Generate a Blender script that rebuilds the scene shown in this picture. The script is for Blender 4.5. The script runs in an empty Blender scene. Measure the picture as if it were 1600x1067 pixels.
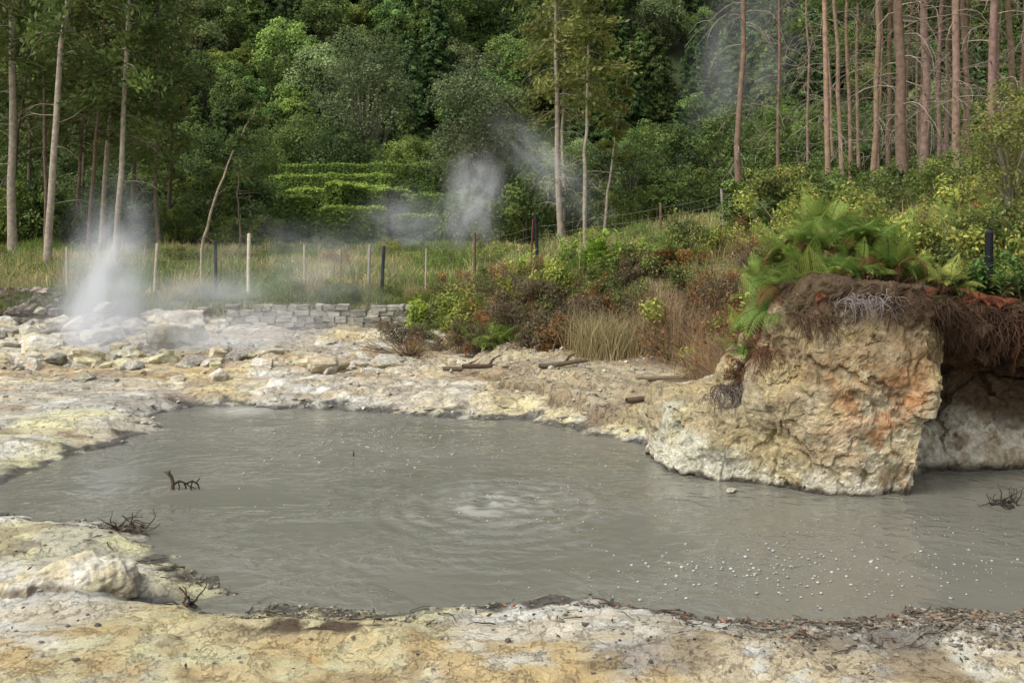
import bpy, bmesh, math, random
import numpy as np
from mathutils import Vector
rng=np.random.default_rng(11); random.seed(5)
scene=bpy.context.scene
COL=scene.collection

# ---------------------------------------------------------------- helpers
def lin(r,g,b,k=1.0):
    f=lambda c:(c/255/12.92 if c/255<=0.04045 else ((c/255+0.055)/1.055)**2.4)*k
    return np.array([f(r),f(g),f(b)])
def _h(ix,iy,iz,seed):
    h=(ix*374761393+iy*668265263+iz*1103515245+seed*144269504)&0xffffffff
    h=((h^(h>>13))*1274126177)&0xffffffff
    return ((h^(h>>16))&0xffff)/65535.0
def vn2(x,y,seed=0):
    ix=np.floor(x).astype(np.int64);iy=np.floor(y).astype(np.int64)
    fx=x-ix;fy=y-iy;fx=fx*fx*(3-2*fx);fy=fy*fy*(3-2*fy)
    a=_h(ix,iy,0*ix,seed);b=_h(ix+1,iy,0*ix,seed);c=_h(ix,iy+1,0*ix,seed);d=_h(ix+1,iy+1,0*ix,seed)
    return (a*(1-fx)+b*fx)*(1-fy)+(c*(1-fx)+d*fx)*fy
def fbm(x,y,o=4,seed=0):
    s=0;a=0.5;t=0
    for i in range(o):
        s=s+a*vn2(x*2**i+17.3*i,y*2**i-9.1*i,seed+i);t+=a;a*=.5
    return s/t
def vn3(p,seed=0):
    i=np.floor(p).astype(np.int64);f=p-i;f=f*f*(3-2*f)
    r=0
    for dx in (0,1):
        for dy in (0,1):
            for dz in (0,1):
                w=(f[:,0] if dx else 1-f[:,0])*(f[:,1] if dy else 1-f[:,1])*(f[:,2] if dz else 1-f[:,2])
                r=r+w*_h(i[:,0]+dx,i[:,1]+dy,i[:,2]+dz,seed)
    return r
def fbm3(p,o=4,seed=0):
    s=0;a=.5;t=0
    for i in range(o):
        s=s+a*vn3(p*2**i+11.7*i,seed+i);t+=a;a*=.5
    return s/t
def voro(P,seed):
    c=np.floor(P).astype(np.int64);F1=np.full(len(P),9.);F2=np.full(len(P),9.);ID=np.zeros(len(P));PL=np.zeros(len(P))
    for dx in(-1,0,1):
        for dy in(-1,0,1):
            for dz in(-1,0,1):
                q=c+[dx,dy,dz];o=np.stack([_h(q[:,0],q[:,1],q[:,2],seed+k) for k in range(3)],1);v=P-(q+o);d=np.linalg.norm(v,axis=1)
                n=np.stack([_h(q[:,0],q[:,1],q[:,2],seed+10+k)-.5 for k in range(3)],1)
                m=d<F1;F2=np.where(m,F1,np.minimum(F2,d));F1=np.where(m,d,F1);ID=np.where(m,_h(q[:,0],q[:,1],q[:,2],seed+7),ID);PL=np.where(m,(v*n).sum(1),PL)
    return F1,F2,ID,PL
def ss(x,a,b):
    t=np.clip((x-a)/(b-a),0,1);return t*t*(3-2*t)
def mix(a,b,t):
    t=np.asarray(t)[:,None];return a*(1-t)+b*t
def unit(v): return v/np.maximum(np.linalg.norm(v,axis=-1,keepdims=True),1e-9)

class MB:
    def __init__(s): s.v=[];s.f=[];s.c=[];s.m=[];s.n=0
    def add(s,v,f,c,mi=0):
        v=np.asarray(v,float);f=np.asarray(f,np.int64);c=np.asarray(c,float)
        if c.ndim==1:c=np.repeat(c[None,:],len(v),0)
        s.v.append(v);s.c.append(c);s.f.append(f+s.n);s.m.append(mi);s.n+=len(v)
    def merge(s,o,M=None,off=(0,0,0),tint=None):
        n0=s.n
        for v,f,c,m in zip(o.v,o.f,o.c,o.m):
            vv=v if M is None else v@M.T
            s.v.append(vv+np.array(off));s.c.append(c if tint is None else c*tint);s.f.append(f+n0);s.m.append(m);s.n+=len(v)
    def flat(s):
        o=MB();by={}
        for f,m in zip(s.f,s.m): by.setdefault((f.shape[1],m),[]).append(f)
        V=np.concatenate(s.v);C=np.concatenate(s.c);first=True
        for (k,m),ff in by.items():
            if first: o.v.append(V);o.c.append(C);o.f.append(np.concatenate(ff));o.m.append(m);first=False
            else: o.v.append(np.zeros((0,3)));o.c.append(np.zeros((0,3)));o.f.append(np.concatenate(ff));o.m.append(m)
        o.n=len(V);return o
    def mesh(s,name,mats,smooth=False):
        me=bpy.data.meshes.new(name)
        V=np.concatenate(s.v);C=np.concatenate(s.c)
        L=np.concatenate([f.ravel() for f in s.f])
        sz=np.concatenate([np.full(len(f),f.shape[1]) for f in s.f])
        mi=np.concatenate([np.full(len(f),m) for f,m in zip(s.f,s.m)])
        st=np.concatenate([[0],np.cumsum(sz)[:-1]])
        me.vertices.add(len(V));me.vertices.foreach_set('co',V.astype(np.float32).ravel())
        me.loops.add(len(L));me.loops.foreach_set('vertex_index',L.astype(np.int32))
        me.polygons.add(len(sz));me.polygons.foreach_set('loop_start',st.astype(np.int32))
        for m in mats: me.materials.append(m)
        me.polygons.foreach_set('material_index',mi.astype(np.int32))
        me.polygons.foreach_set('use_smooth',np.full(len(sz),smooth))
        me.update(calc_edges=True)
        a=me.color_attributes.new('Col','FLOAT_COLOR','POINT')
        a.data.foreach_set('color',np.concatenate([C,np.ones((len(C),1))],1).astype(np.float32).ravel())
        me.validate()
        return me
def mkobj(name,data,loc=(0,0,0),rot=0,scale=1,label=None,cat=None,group=None,kind=None,parent=None):
    o=bpy.data.objects.new(name,data);COL.objects.link(o)
    o.location=loc
    o.rotation_euler=(0,0,rot) if not isinstance(rot,tuple) else rot
    o.scale=(scale,)*3 if not isinstance(scale,tuple) else scale
    if parent: o.parent=parent
    if label:o['label']=label
    if cat:o['category']=cat
    if group:o['group']=group
    if kind:o['kind']=kind
    return o
def tube(mb,pts,rad,sides=6,col=(.1,.1,.1),mi=0,cap=True):
    P=np.asarray(pts,float);n=len(P);rad=np.broadcast_to(np.asarray(rad,float),(n,))
    T=unit(np.gradient(P,axis=0));ref=np.array([1.,0,0]) if abs(T[0,0])<.8 else np.array([0,1.,0])
    A=unit(np.cross(T,ref));B=np.cross(T,A)
    an=np.arange(sides)/sides*2*math.pi
    V=P[:,None,:]+rad[:,None,None]*(A[:,None,:]*np.cos(an)[None,:,None]+B[:,None,:]*np.sin(an)[None,:,None])
    i=np.arange(n-1)[:,None]*sides;j=np.arange(sides)[None,:];k=(j+1)%sides
    F=np.stack([i+j,i+k,i+sides+k,i+sides+j],-1).reshape(-1,4)
    mb.add(V.reshape(-1,3),F,col,mi)
    if cap and sides==4: mb.add(V[-1],np.array([[0,1,2,3]]),col,mi)
    elif cap:
        vv=np.concatenate([V[-1],P[-1:]+T[-1:]*rad[-1]*.3]);mb.add(vv,np.array([[q,(q+1)%sides,sides] for q in range(sides)]),col,mi)
def leaves(mb,c,size,col,nrm=None,aspect=1.8,up=.5,mi=0,jit=.6,tdir=None):
    n=len(c)
    N=rng.normal(size=(n,3))*(1 if nrm is None else jit)
    if nrm is not None:N=N+nrm
    N[:,2]=N[:,2]+up;N=unit(N)
    T=rng.normal(size=(n,3)) if tdir is None else tdir+rng.normal(size=(n,3))*.35
    T=unit(T-(T*N).sum(1,keepdims=True)*N);B=np.cross(N,T)
    s=(size*(.6+.8*rng.random(n)))[:,None]
    V=np.stack([c-T*s*aspect*.5,c+B*s*.5,c+T*s*aspect*.5,c-B*s*.5],1).reshape(-1,3)
    C=np.repeat(col,4,0) if np.ndim(col)==2 else col
    mb.add(V,np.arange(4*n).reshape(-1,4),C,mi)
def blades(mb,base,h,w,lean,col):
    n=len(base);az=rng.random(n)*6.283;d=np.stack([np.cos(az),np.sin(az),0*az],1)
    s=np.stack([-np.sin(az+rng.normal(size=n)),np.cos(az+rng.normal(size=n)),0*az],1)
    h=(h*(.5+.8*rng.random(n)))[:,None];w=np.broadcast_to(w,(n,))[:,None];l=(lean*rng.random(n))[:,None]*h
    up=np.array([0,0,1.])
    m=base+up*h*.55+d*l*.35;t=base+up*h*(1-.25*l/h)+d*l
    V=np.stack([base-s*w*.5,base+s*w*.5,m+s*w*.45,m-s*w*.45,t+s*w*.12,t-s*w*.12],1).reshape(-1,3)
    i=np.arange(n)[:,None]*6
    F=np.concatenate([i+np.array([[0,1,2,3]]),i+np.array([[3,2,4,5]])])
    mb.add(V,F,np.repeat(col,6,0))

# ---------------------------------------------------------------- materials
def newmat(name):
    m=bpy.data.materials.new(name);m.use_nodes=True;nt=m.node_tree;nt.nodes.clear()
    return m,nt,nt.nodes,nt.links
def mat_attr(name,rough=.85,spec=.2,nscale=20,namt=.35,bump=0,bscale=30,trans=0,objvar=0,detail=6,bdist=.02,gain=1):
    m,nt,N,L=newmat(name)
    out=N.new('ShaderNodeOutputMaterial');bs=N.new('ShaderNodeBsdfPrincipled')
    at=N.new('ShaderNodeAttribute');at.attribute_name='Col'
    tc=N.new('ShaderNodeTexCoord');no=N.new('ShaderNodeTexNoise');no.inputs['Scale'].default_value=nscale;no.inputs['Detail'].default_value=detail
    no.inputs['Roughness'].default_value=.65
    L.new(tc.outputs['Object'],no.inputs['Vector'])
    mr=N.new('ShaderNodeMapRange');mr.inputs[1].default_value=.3;mr.inputs[2].default_value=.7;mr.inputs[3].default_value=gain*(1-namt);mr.inputs[4].default_value=gain*(1+namt)
    L.new(no.outputs['Fac'],mr.inputs[0])
    vm=N.new('ShaderNodeVectorMath');vm.operation='SCALE';L.new(at.outputs['Color'],vm.inputs[0]);L.new(mr.outputs[0],vm.inputs['Scale'])
    c=vm.outputs[0]
    if objvar:
        oi=N.new('ShaderNodeObjectInfo');hs=N.new('ShaderNodeHueSaturation')
        m1=N.new('ShaderNodeMapRange');m1.inputs[3].default_value=1-objvar;m1.inputs[4].default_value=1+objvar;L.new(oi.outputs['Random'],m1.inputs[0]);L.new(m1.outputs[0],hs.inputs['Value'])
        mm=N.new('ShaderNodeMath');mm.operation='MULTIPLY';mm.inputs[1].default_value=7.13;L.new(oi.outputs['Random'],mm.inputs[0])
        fr=N.new('ShaderNodeMath');fr.operation='FRACT';L.new(mm.outputs[0],fr.inputs[0])
        m2=N.new('ShaderNodeMapRange');m2.inputs[3].default_value=.478;m2.inputs[4].default_value=.515;L.new(fr.outputs[0],m2.inputs[0]);L.new(m2.outputs[0],hs.inputs['Hue'])
        L.new(c,hs.inputs['Color']);c=hs.outputs[0]
    L.new(c,bs.inputs['Base Color']);bs.inputs['Roughness'].default_value=rough;bs.inputs['Specular IOR Level'].default_value=spec
    if bump:
        n2=N.new('ShaderNodeTexNoise');n2.inputs['Scale'].default_value=bscale;n2.inputs['Detail'].default_value=8;n2.inputs['Roughness'].default_value=.7
        L.new(tc.outputs['Object'],n2.inputs['Vector'])
        b=N.new('ShaderNodeBump');b.inputs['Strength'].default_value=bump;b.inputs['Distance'].default_value=bdist
        L.new(n2.outputs['Fac'],b.inputs['Height']);L.new(b.outputs[0],bs.inputs['Normal'])
    sh=bs.outputs[0]
    if trans:
        tr=N.new('ShaderNodeBsdfTranslucent');L.new(c,tr.inputs['Color']);mx=N.new('ShaderNodeMixShader');mx.inputs[0].default_value=trans
        L.new(sh,mx.inputs[1]);L.new(tr.outputs[0],mx.inputs[2]);sh=mx.outputs[0]
    L.new(sh,out.inputs['Surface'])
    return m
M_leaf=mat_attr('foliage',.6,.2,.9,.3,trans=.35,gain=1.22)
M_far=mat_attr('hill_foliage',.75,.1,.35,.3,trans=.25,objvar=.36,detail=3,gain=1.55)
M_bark=mat_attr('bark',.9,.1,6,.4,bump=.6,bscale=14)
M_rock=mat_attr('rock',.92,.12,16,.4,bump=1,bscale=30,bdist=.022)
M_stone=mat_attr('stone',.9,.15,5,.35,bump=.8,bscale=9,objvar=.12,bdist=.04)
M_wood=mat_attr('weathered_wood',.9,.1,12,.3,bump=.4,bscale=30)
M_grass=mat_attr('grass_blades',.75,.15,.8,.3,trans=.25,gain=1.1)
M_debris=mat_attr('debris',.8,.2,14,.3)

def ground_mat():
    m,nt,N,L=newmat('ground')
    out=N.new('ShaderNodeOutputMaterial');bs=N.new('ShaderNodeBsdfPrincipled')
    at=N.new('ShaderNodeAttribute');at.attribute_name='Col'
    aw=N.new('ShaderNodeAttribute');aw.attribute_name='wet'
    tc=N.new('ShaderNodeTexCoord')
    def noise(s,d=8,r=.7,dist=0):
        n=N.new('ShaderNodeTexNoise');n.inputs['Scale'].default_value=s;n.inputs['Detail'].default_value=d;n.inputs['Roughness'].default_value=r;n.inputs['Distortion'].default_value=dist
        L.new(tc.outputs['Object'],n.inputs['Vector']);return n.outputs['Fac']
    def mr(i,a,b,c,d):
        n=N.new('ShaderNodeMapRange');n.inputs[1].default_value=a;n.inputs[2].default_value=b;n.inputs[3].default_value=c;n.inputs[4].default_value=d
        L.new(i,n.inputs[0]);return n.outputs[0]
    def mixm(fac,a,colr):
        mx=N.new('ShaderNodeMix');mx.data_type='RGBA';mx.blend_type='MULTIPLY';L.new(fac,mx.inputs['Factor']);L.new(a,mx.inputs['A']);mx.inputs['B'].default_value=(*colr,1);return mx.outputs['Result']
    n1=mr(noise(6),.3,.7,.82,1.18);n2=mr(noise(38,6,.85),.35,.65,.74,1.2)
    mu=N.new('ShaderNodeMath');mu.operation='MULTIPLY';L.new(n1,mu.inputs[0]);L.new(n2,mu.inputs[1])
    vm=N.new('ShaderNodeVectorMath');vm.operation='SCALE';L.new(at.outputs['Color'],vm.inputs[0]);L.new(mu.outputs[0],vm.inputs['Scale'])
    c=mixm(mr(noise(1.9,12,.76,.6),.54,.58,0,.4),vm.outputs[0],(.72,.71,.69))
    c=mixm(mr(noise(3.1,12,.8,.4),.56,.61,0,.65),c,(1,.86,.6))
    c=mixm(mr(noise(2.8,14,.84,1.0),.60,.612,0,.6),c,(.48,.43,.38))
    cr=N.new('ShaderNodeTexVoronoi');cr.feature='DISTANCE_TO_EDGE';cr.inputs['Scale'].default_value=3.6
    wv=N.new('ShaderNodeTexNoise');wv.inputs['Scale'].default_value=3;wv.inputs['Detail'].default_value=8;wv.inputs['Roughness'].default_value=.7;L.new(tc.outputs['Object'],wv.inputs['Vector'])
    va=N.new('ShaderNodeVectorMath');va.operation='ADD';L.new(tc.outputs['Object'],va.inputs[0]);L.new(wv.outputs['Color'],va.inputs[1]);L.new(va.outputs[0],cr.inputs['Vector'])
    crk=mr(cr.outputs['Distance'],0,.018,.6,0)
    c=mixm(crk,c,(.4,.35,.3))
    gr=mr(noise(85,3,.6),.59,.66,0,.5)
    mx=N.new('ShaderNodeMix');mx.data_type='RGBA';L.new(gr,mx.inputs['Factor']);L.new(c,mx.inputs['A']);mx.inputs['B'].default_value=(.15,.13,.10,1)
    L.new(mx.outputs['Result'],bs.inputs['Base Color'])
    ro=N.new('ShaderNodeMapRange');ro.inputs[3].default_value=.9;ro.inputs[4].default_value=.28;L.new(aw.outputs['Fac'],ro.inputs[0]);L.new(ro.outputs[0],bs.inputs['Roughness'])
    bs.inputs['Specular IOR Level'].default_value=.35
    cd=mr(cr.outputs['Distance'],0,.04,-.3,0)
    ad=N.new('ShaderNodeMath');ad.operation='ADD';L.new(noise(12,14,.82,.3),ad.inputs[0]);L.new(cd,ad.inputs[1])
    b=N.new('ShaderNodeBump');b.inputs['Strength'].default_value=1;b.inputs['Distance'].default_value=.04
    L.new(ad.outputs[0],b.inputs['Height']);L.new(b.outputs[0],bs.inputs['Normal'])
    L.new(bs.outputs[0],out.inputs['Surface']);return m
M_ground=ground_mat()

# ---------------------------------------------------------------- terrain
POOL=np.array([(-5.9,11.06),(-5.68,12.16),(-5.37,13.43),(-4.94,13.98),(-5.6,15.0),(-5.28,15.5),(-4.47,15.96),(-3.75,15.6),(-2.48,15.5),(-1.4,15.0),(0,14.75),(.75,14.15),(1.34,13.4),(1.8,12.86),(2.3,12.4),(3,11.6),(4.2,11.2),(4.95,11.5),(5.3,11.9),(6.12,12.0),(10,12),(10,7.3),(4.03,7.5),(2.44,7.28),(1.97,7.34),(1.01,7.5),(.3,7.58),(-.5,7.48),(-.99,7.4),(-1.75,7.5),(-2.22,7.76),(-2.8,8.41),(-3.29,8.82),(-3.65,9.28),(-4.13,9.53),(-5.27,9.89),(-7.5,10.2),(-8.2,10.6)])
BANK=np.array([(-3.2,25.8),(-1.3,20.8),(1.2,18.6),(3.0,16.8),(3.3,14.6),(3.0,13.0),(3.3,11.7),(4.4,11.35),(5,12.1),(6.2,12.25),(10,12.1),(16,10),(90,6),(90,90),(-3.2,90)])
LEDGE=np.array([(-1.0,17.6),(.4,15.6),(1.2,14.3),(2.0,13.3),(2.9,12.6),(12,13),(12,24),(0,24)])
def sdist(x,y,poly):
    n=len(poly);d=np.full(x.shape,1e9);ins=np.zeros(x.shape,bool)
    for i in range(n):
        ax,ay=poly[i];bx,by=poly[(i+1)%n]
        ex,ey=bx-ax,by-ay
        t=np.clip(((x-ax)*ex+(y-ay)*ey)/(ex*ex+ey*ey),0,1)
        d=np.minimum(d,np.hypot(x-ax-t*ex,y-ay-t*ey))
        c=((ay>y)!=(by>y))&(x<(bx-ax)*(y-ay)/((by-ay) if by!=ay else 1e-9)+ax)
        ins^=c
    return np.where(ins,-d,d)
MOUNDS=[(-1.95,6.8,.55,.22,.07),(-.85,6.55,.45,.2,.04),(-2.9,6.3,.8,.3,.03),(-3.5,7.6,.5,.3,.03),(3.2,6.7,.6,.3,.03),(-9,16.5,2,.6,.08),(-3,17,1.5,.5,.08)]
def terrain(x,y,full=False):
    x=np.atleast_1d(np.asarray(x,float));y=np.atleast_1d(np.asarray(y,float))
    d=sdist(x,y,POOL)
    dn=d+(fbm(x*1.3,y*1.3,3,3)-.5)*.4+(fbm(x*6,y*6,3,9)-.5)*.24
    base=np.interp(y,[-30,5,10,14,20,24.2,24.6,26.5,40,58,80,100,260],[.3,.11,.10,.13,.22,.38,.88,.98,1.8,1.75,3.0,5.0,135])
    sf=ss(dn,0,.9)
    z=base*sf+.02*ss(dn,0,.07)-.4*ss(-dn,0,.6)
    am=.3+.7*ss(y,16,18.5)
    b=((fbm(x*.9,y*.9,4,21)-.45)*.12+(fbm(x*4,y*4,4,31)-.5)*.06)*am
    q=fbm(x*1.1+.5*fbm(x*6,y*6,3,45),y*1.9,5,47);b=b+(.018*ss(q,.47,.475)+.018*ss(q,.55,.555)+.016*ss(q,.4,.405))*(.9+am)
    b=b+(fbm(x*11,y*11,4,49)-.5)*.02*(y<26)
    z=z+b*ss(dn,.02,.5)*(y<120)
    for mx_,my_,sx,sy,h in MOUNDS: z=z+h*np.exp(-((x-mx_)/sx)**2-((y-my_)/sy)**2)*(1+.8*(fbm(x*5,y*5,3,77)-.5))
    pud=np.exp(-((x+2.62)/.5)**2-((y-7.5)/.2)**2);z=z-.22*pud
    le=-sdist(x,y,LEDGE)+(fbm(x*3,y*3,4,51)-.5)*.6
    z=z+(.6*ss(le,0,.12)+.4*ss(le,.35,.5))*(.36-.2*ss(-x,-1,1))*ss(dn,0,.25)*(y<26)
    ba=-sdist(x,y,BANK)+(fbm(x*1.2,y*1.2,3,61)-.5)*.5*ss(y,13,16)
    T=np.clip(1.0+.17*(x+3),1,3.4)+.012*np.clip(y-26,0,60)
    w=np.where(y<14,.8,2.6)
    ramp=ss(ba/w,0,1)
    z=z+ramp*np.maximum(T-z,0)*(1-ss(y,60,95)*.6)+(fbm(x*.8,y*.8,3,71)-.5)*.3*ramp
    hz=ss(y,100,140);z=z+hz*((fbm(x/35,y/35,3,81)-.5)*20)
    z=z+ss(y,58,72)*ss(-x,2,10)*(1-ss(y,80,95))*1.2
    if full:return z,dn,ramp,le,pud
    return z
def gz(x,y): return float(terrain(x,y)[0])
xs=np.concatenate([np.arange(-200,-30,6),np.arange(-30,-10,.5),np.arange(-10,-6,.1),np.arange(-6,5.6,.035),np.arange(5.6,12,.12),np.arange(12,30,.5),np.arange(30,201,6)])
ys=np.concatenate([np.arange(-30,4,2),np.arange(4,5.6,.2),np.arange(5.6,9.4,.025),np.arange(9.4,18,.045),np.arange(18,27,.1),np.arange(27,60,.8),np.arange(60,262,4)])
X,Y=np.meshgrid(xs,ys);x=X.ravel();y=Y.ravel()
z,dn,ramp,le,pud=terrain(x,y,True)
nx,ny=len(xs),len(ys)
I=(np.arange(ny-1)[:,None]*nx+np.arange(nx-1)[None,:]).ravel()
F=np.stack([I,I+1,I+1+nx,I+nx],1)
yellow=lin(218,212,168);cream=lin(226,223,208);ochre=lin(208,184,134);grey=lin(184,182,172);mud=lin(86,84,78);brown=lin(126,106,84);dirt=lin(154,138,114)
n1=fbm(x*.8,y*.8,4,101);n2=fbm(x*1.7,y*1.7,4,111);n3=fbm(x*5,y*5,4,121);n4=fbm(x*.5,y*1.5,4,131)
C=mix(yellow[None],cream[None],ss(n1,.38,.58))
C=mix(C,grey[None],ss(n2,.5,.62)*.55)
fo=1-ss(y+.5*(n2-.5),6.45,6.7)*(y<16)
C=mix(C,ochre[None],np.clip(ss(n4,.48,.58)*.4+fo*ss(n3,.36,.56)*.65,0,1)*np.where((y<7.2)|(y>11.5),1,.2))
C=mix(C,brown[None],ss(fbm(x*1.1,y*1.6,4,141),.63,.67)*.5)
C=mix(C,lin(136,102,80)[None],ss(fbm(x*.35,y*2.2,4,143),.58,.66)*(y>14)*.5)
C=mix(C,lin(168,163,150)[None],ss(n3*.5+n1*.5,.5,.57)*.65*(y>13))
band=(1-ss(dn+(n3-.5)*.9,.04,.30));C=mix(C,mud[None],band*.95)
rg=np.exp(-((x-3.2)/1.6)**2-((y-6.9)/.42)**2);C=mix(C,lin(96,88,76)[None],np.clip(rg*1.1*ss(n3,.46,.58),0,1))
b1=np.exp(-((x+1.3)/.6)**2-((y-6.75)/.12)**2);C=mix(C,lin(96,80,62)[None],np.clip(b1*1.5*ss(n3,.38,.48),0,1))
C=mix(C,mud[None],np.clip(pud*1.6,0,1))
C=mix(C,dirt[None],ss(le,-.3,.3)*.55*(x<14))
ledf=np.clip(1-np.abs(le-.03)/.12,0,1)*(y<18);C=mix(C,lin(108,86,62)[None],ledf*.7)
C=mix(C,lin(96,82,62)[None],ss(ramp,.02,.3)*.9)
gr=np.maximum(ss(y+.5*(n2-.5),24.1,24.6),ss(ramp,.7,1)*ss(y,12,14))
C=mix(C,mix(lin(100,102,56)[None],lin(128,118,76)[None],n1),gr*.9)
C=mix(C,lin(60,70,38)[None],ss(y,40,50))
ter=MB();ter.add(np.stack([x,y,z],1),F,C)
gme=ter.mesh('ground',[M_ground],True)
wa=gme.attributes.new('wet','FLOAT','POINT');wa.data.foreach_set('value',np.clip(np.maximum(band,pud)*(y<17),0,1).astype(np.float32))
mkobj('ground',gme,kind='structure',label='sulphur-crusted volcanic ground rising to a forested hillside',cat='ground')

# ---------------------------------------------------------------- water
wx=np.arange(-9.5,11,.036);wy=np.arange(6.9,16.4,.028)
X,Y=np.meshgrid(wx,wy);x=X.ravel();y=Y.ravel()
r=np.hypot(x+.15,(y-10.25))+.16*(fbm(x*1.3,y*1.3,3,5)-.5)
z=.016*np.sin(r*24)*np.exp(-r/.7)*ss(r,.0,.2)+.04*np.exp(-(r/.3)**2)+.06*np.exp(-(r/.32)**2)*(fbm(x*9,y*9,3,8)-.4)
z+=.005*np.sin(r*24)*np.exp(-np.abs(r-.95)/.3)
r2=np.hypot(x-1.9,y-8.6);z+=.002*np.sin(r2*28)*np.exp(-r2/.7)
z+=(fbm(x*1.6,y*2.4,4,15)-.5)*.012
z+=.04*np.exp(-((x+4.3)/.35)**2-((y-15.5)/.25)**2)*fbm(x*8,y*8,3,6)
nx,ny=len(wx),len(wy);I=(np.arange(ny-1)[:,None]*nx+np.arange(nx-1)[None,:]).ravel()
wc=mix(lin(106,105,94)[None],lin(117,115,104)[None],fbm(x*.6,y*.9,4,19))
boil=np.exp(-(r/.6)**2);wc=mix(wc,lin(172,170,160)[None],boil*.6*ss(fbm(x*6,y*14,4,23),.4,.62))
for rr_,am_ in ((.62,.12),(.98,.3)):
    ring=np.exp(-((r-rr_)/.07)**2);wc=mix(wc,lin(160,158,147)[None],ring*am_*ss(fbm(x*4,y*7,4,29),.46,.64))
b2=np.exp(-((x+4.3)/.5)**2-((y-15.4)/.4)**2);wc=mix(wc,lin(190,187,176)[None],b2*.6)
w=MB();w.add(np.stack([x,y,z],1),np.stack([I,I+1,I+1+nx,I+nx],1),wc)
m,nt,N,L=newmat('muddy_water')
out=N.new('ShaderNodeOutputMaterial');bs=N.new('ShaderNodeBsdfPrincipled');at=N.new('ShaderNodeAttribute');at.attribute_name='Col'
L.new(at.outputs['Color'],bs.inputs['Base Color']);bs.inputs['Roughness'].default_value=.06;bs.inputs['IOR'].default_value=1.44
tc=N.new('ShaderNodeTexCoord')
def wn(sc,d,sy,r=.6):
    mp=N.new('ShaderNodeMapping');mp.inputs['Scale'].default_value=(1,sy,1);mp.inputs['Rotation'].default_value=(0,0,.15);L.new(tc.outputs['Object'],mp.inputs['Vector'])
    no=N.new('ShaderNodeTexNoise');no.inputs['Scale'].default_value=sc;no.inputs['Detail'].default_value=d;no.inputs['Roughness'].default_value=r;no.inputs['Distortion'].default_value=.5;L.new(mp.outputs[0],no.inputs['Vector']);return no.outputs['Fac']
a1=wn(6,3,1.2,.5);a2=wn(.7,3,1.3)
mm=N.new('ShaderNodeMath');mm.operation='MULTIPLY';L.new(a1,mm.inputs[0])
mr=N.new('ShaderNodeMapRange');mr.inputs[1].default_value=.4;mr.inputs[2].default_value=.62;mr.inputs[3].default_value=.16;mr.inputs[4].default_value=1.1;L.new(a2,mr.inputs[0]);L.new(mr.outputs[0],mm.inputs[1])
b=N.new('ShaderNodeBump');b.inputs['Strength'].default_value=1;b.inputs['Distance'].default_value=.038;L.new(mm.outputs[0],b.inputs['Height']);L.new(b.outputs[0],bs.inputs['Normal'])
L.new(bs.outputs[0],out.inputs['Surface']);M_water=m
mkobj('water',w.mesh('water',[M_water],True),kind='structure',label='grey muddy bubbling hot spring water with rings',cat='water')
# bubbles
mb=MB()
bm=bmesh.new();bmesh.ops.create_icosphere(bm,subdivisions=2,radius=1);sv=np.array([v.co[:] for v in bm.verts]);sf_=np.array([[v.index for v in f.verts] for f in bm.faces]);bm.free()
def bub(cx,cy,sx,sy,n,r0,r1):
    for i in range(n):
        px,py=rng.normal(cx,sx),rng.normal(cy,sy);rr=r0+(r1-r0)*rng.random()**2.5
        if sdist(np.array([px]),np.array([py]),POOL)[0]>-.1:continue
        mb.add(sv*np.array([rr,rr,rr*.6])+[px,py,.006],sf_,lin(170,168,158)*rng.uniform(.6,1.15))
bub(2.0,8.25,.7,.38,300,.004,.019);bub(3.6,9.2,.7,.6,140,.004,.013);bub(-1.6,13.4,1.0,1.1,230,.007,.02);bub(3.6,8.2,.7,.45,130,.004,.014);bub(.2,9.8,2.,1.5,150,.004,.010);bub(-.15,10.25,.6,.45,120,.005,.013);bub(1.5,12.2,.7,.8,60,.005,.014)
mb_b=mat_attr('foam',.25,.5,30,.1)
mkobj('foam_bubbles',mb.mesh('foam_bubbles',[mb_b],True),kind='stuff',label='small pale gas bubbles floating on the muddy water',cat='bubbles')

# ---------------------------------------------------------------- rock outcrop (lofted blocks fused by voxel remesh)
def remesh_blocks(name,blocks,voxel,smooth=6):
    bm=bmesh.new()
    for rings in blocks:
        R=[[bm.verts.new((p[0],p[1],zz)) for p in ring] for zz,ring in rings]
        n=len(R[0])
        for a,b_ in zip(R[:-1],R[1:]):
            for i in range(n): bm.faces.new((a[i],a[(i+1)%n],b_[(i+1)%n],b_[i]))
        bm.faces.new(R[0][::-1]);bm.faces.new(R[-1])
    bmesh.ops.recalc_face_normals(bm,faces=bm.faces)
    me=bpy.data.meshes.new(name+'_raw');bm.to_mesh(me);bm.free()
    o=bpy.data.objects.new('tmp',me);COL.objects.link(o)
    md=o.modifiers.new('r','REMESH');md.mode='VOXEL';md.voxel_size=voxel
    sm_=o.modifiers.new('s','SMOOTH');sm_.iterations=smooth
    dg=bpy.context.evaluated_depsgraph_get();ev=o.evaluated_get(dg);em=ev.to_mesh()
    nv=len(em.vertices);V=np.empty(nv*3,np.float32);em.vertices.foreach_get('co',V);V=V.reshape(-1,3).astype(float)
    Nn=np.empty(nv*3,np.float32);em.vertices.foreach_get('normal',Nn);Nn=Nn.reshape(-1,3).astype(float)
    nl=len(em.loops);Lx=np.empty(nl,np.int32);em.loops.foreach_get('vertex_index',Lx);Fq=Lx.reshape(-1,4)
    ev.to_mesh_clear();bpy.data.objects.remove(o);bpy.data.meshes.remove(me)
    return V,Nn,Fq
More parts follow.
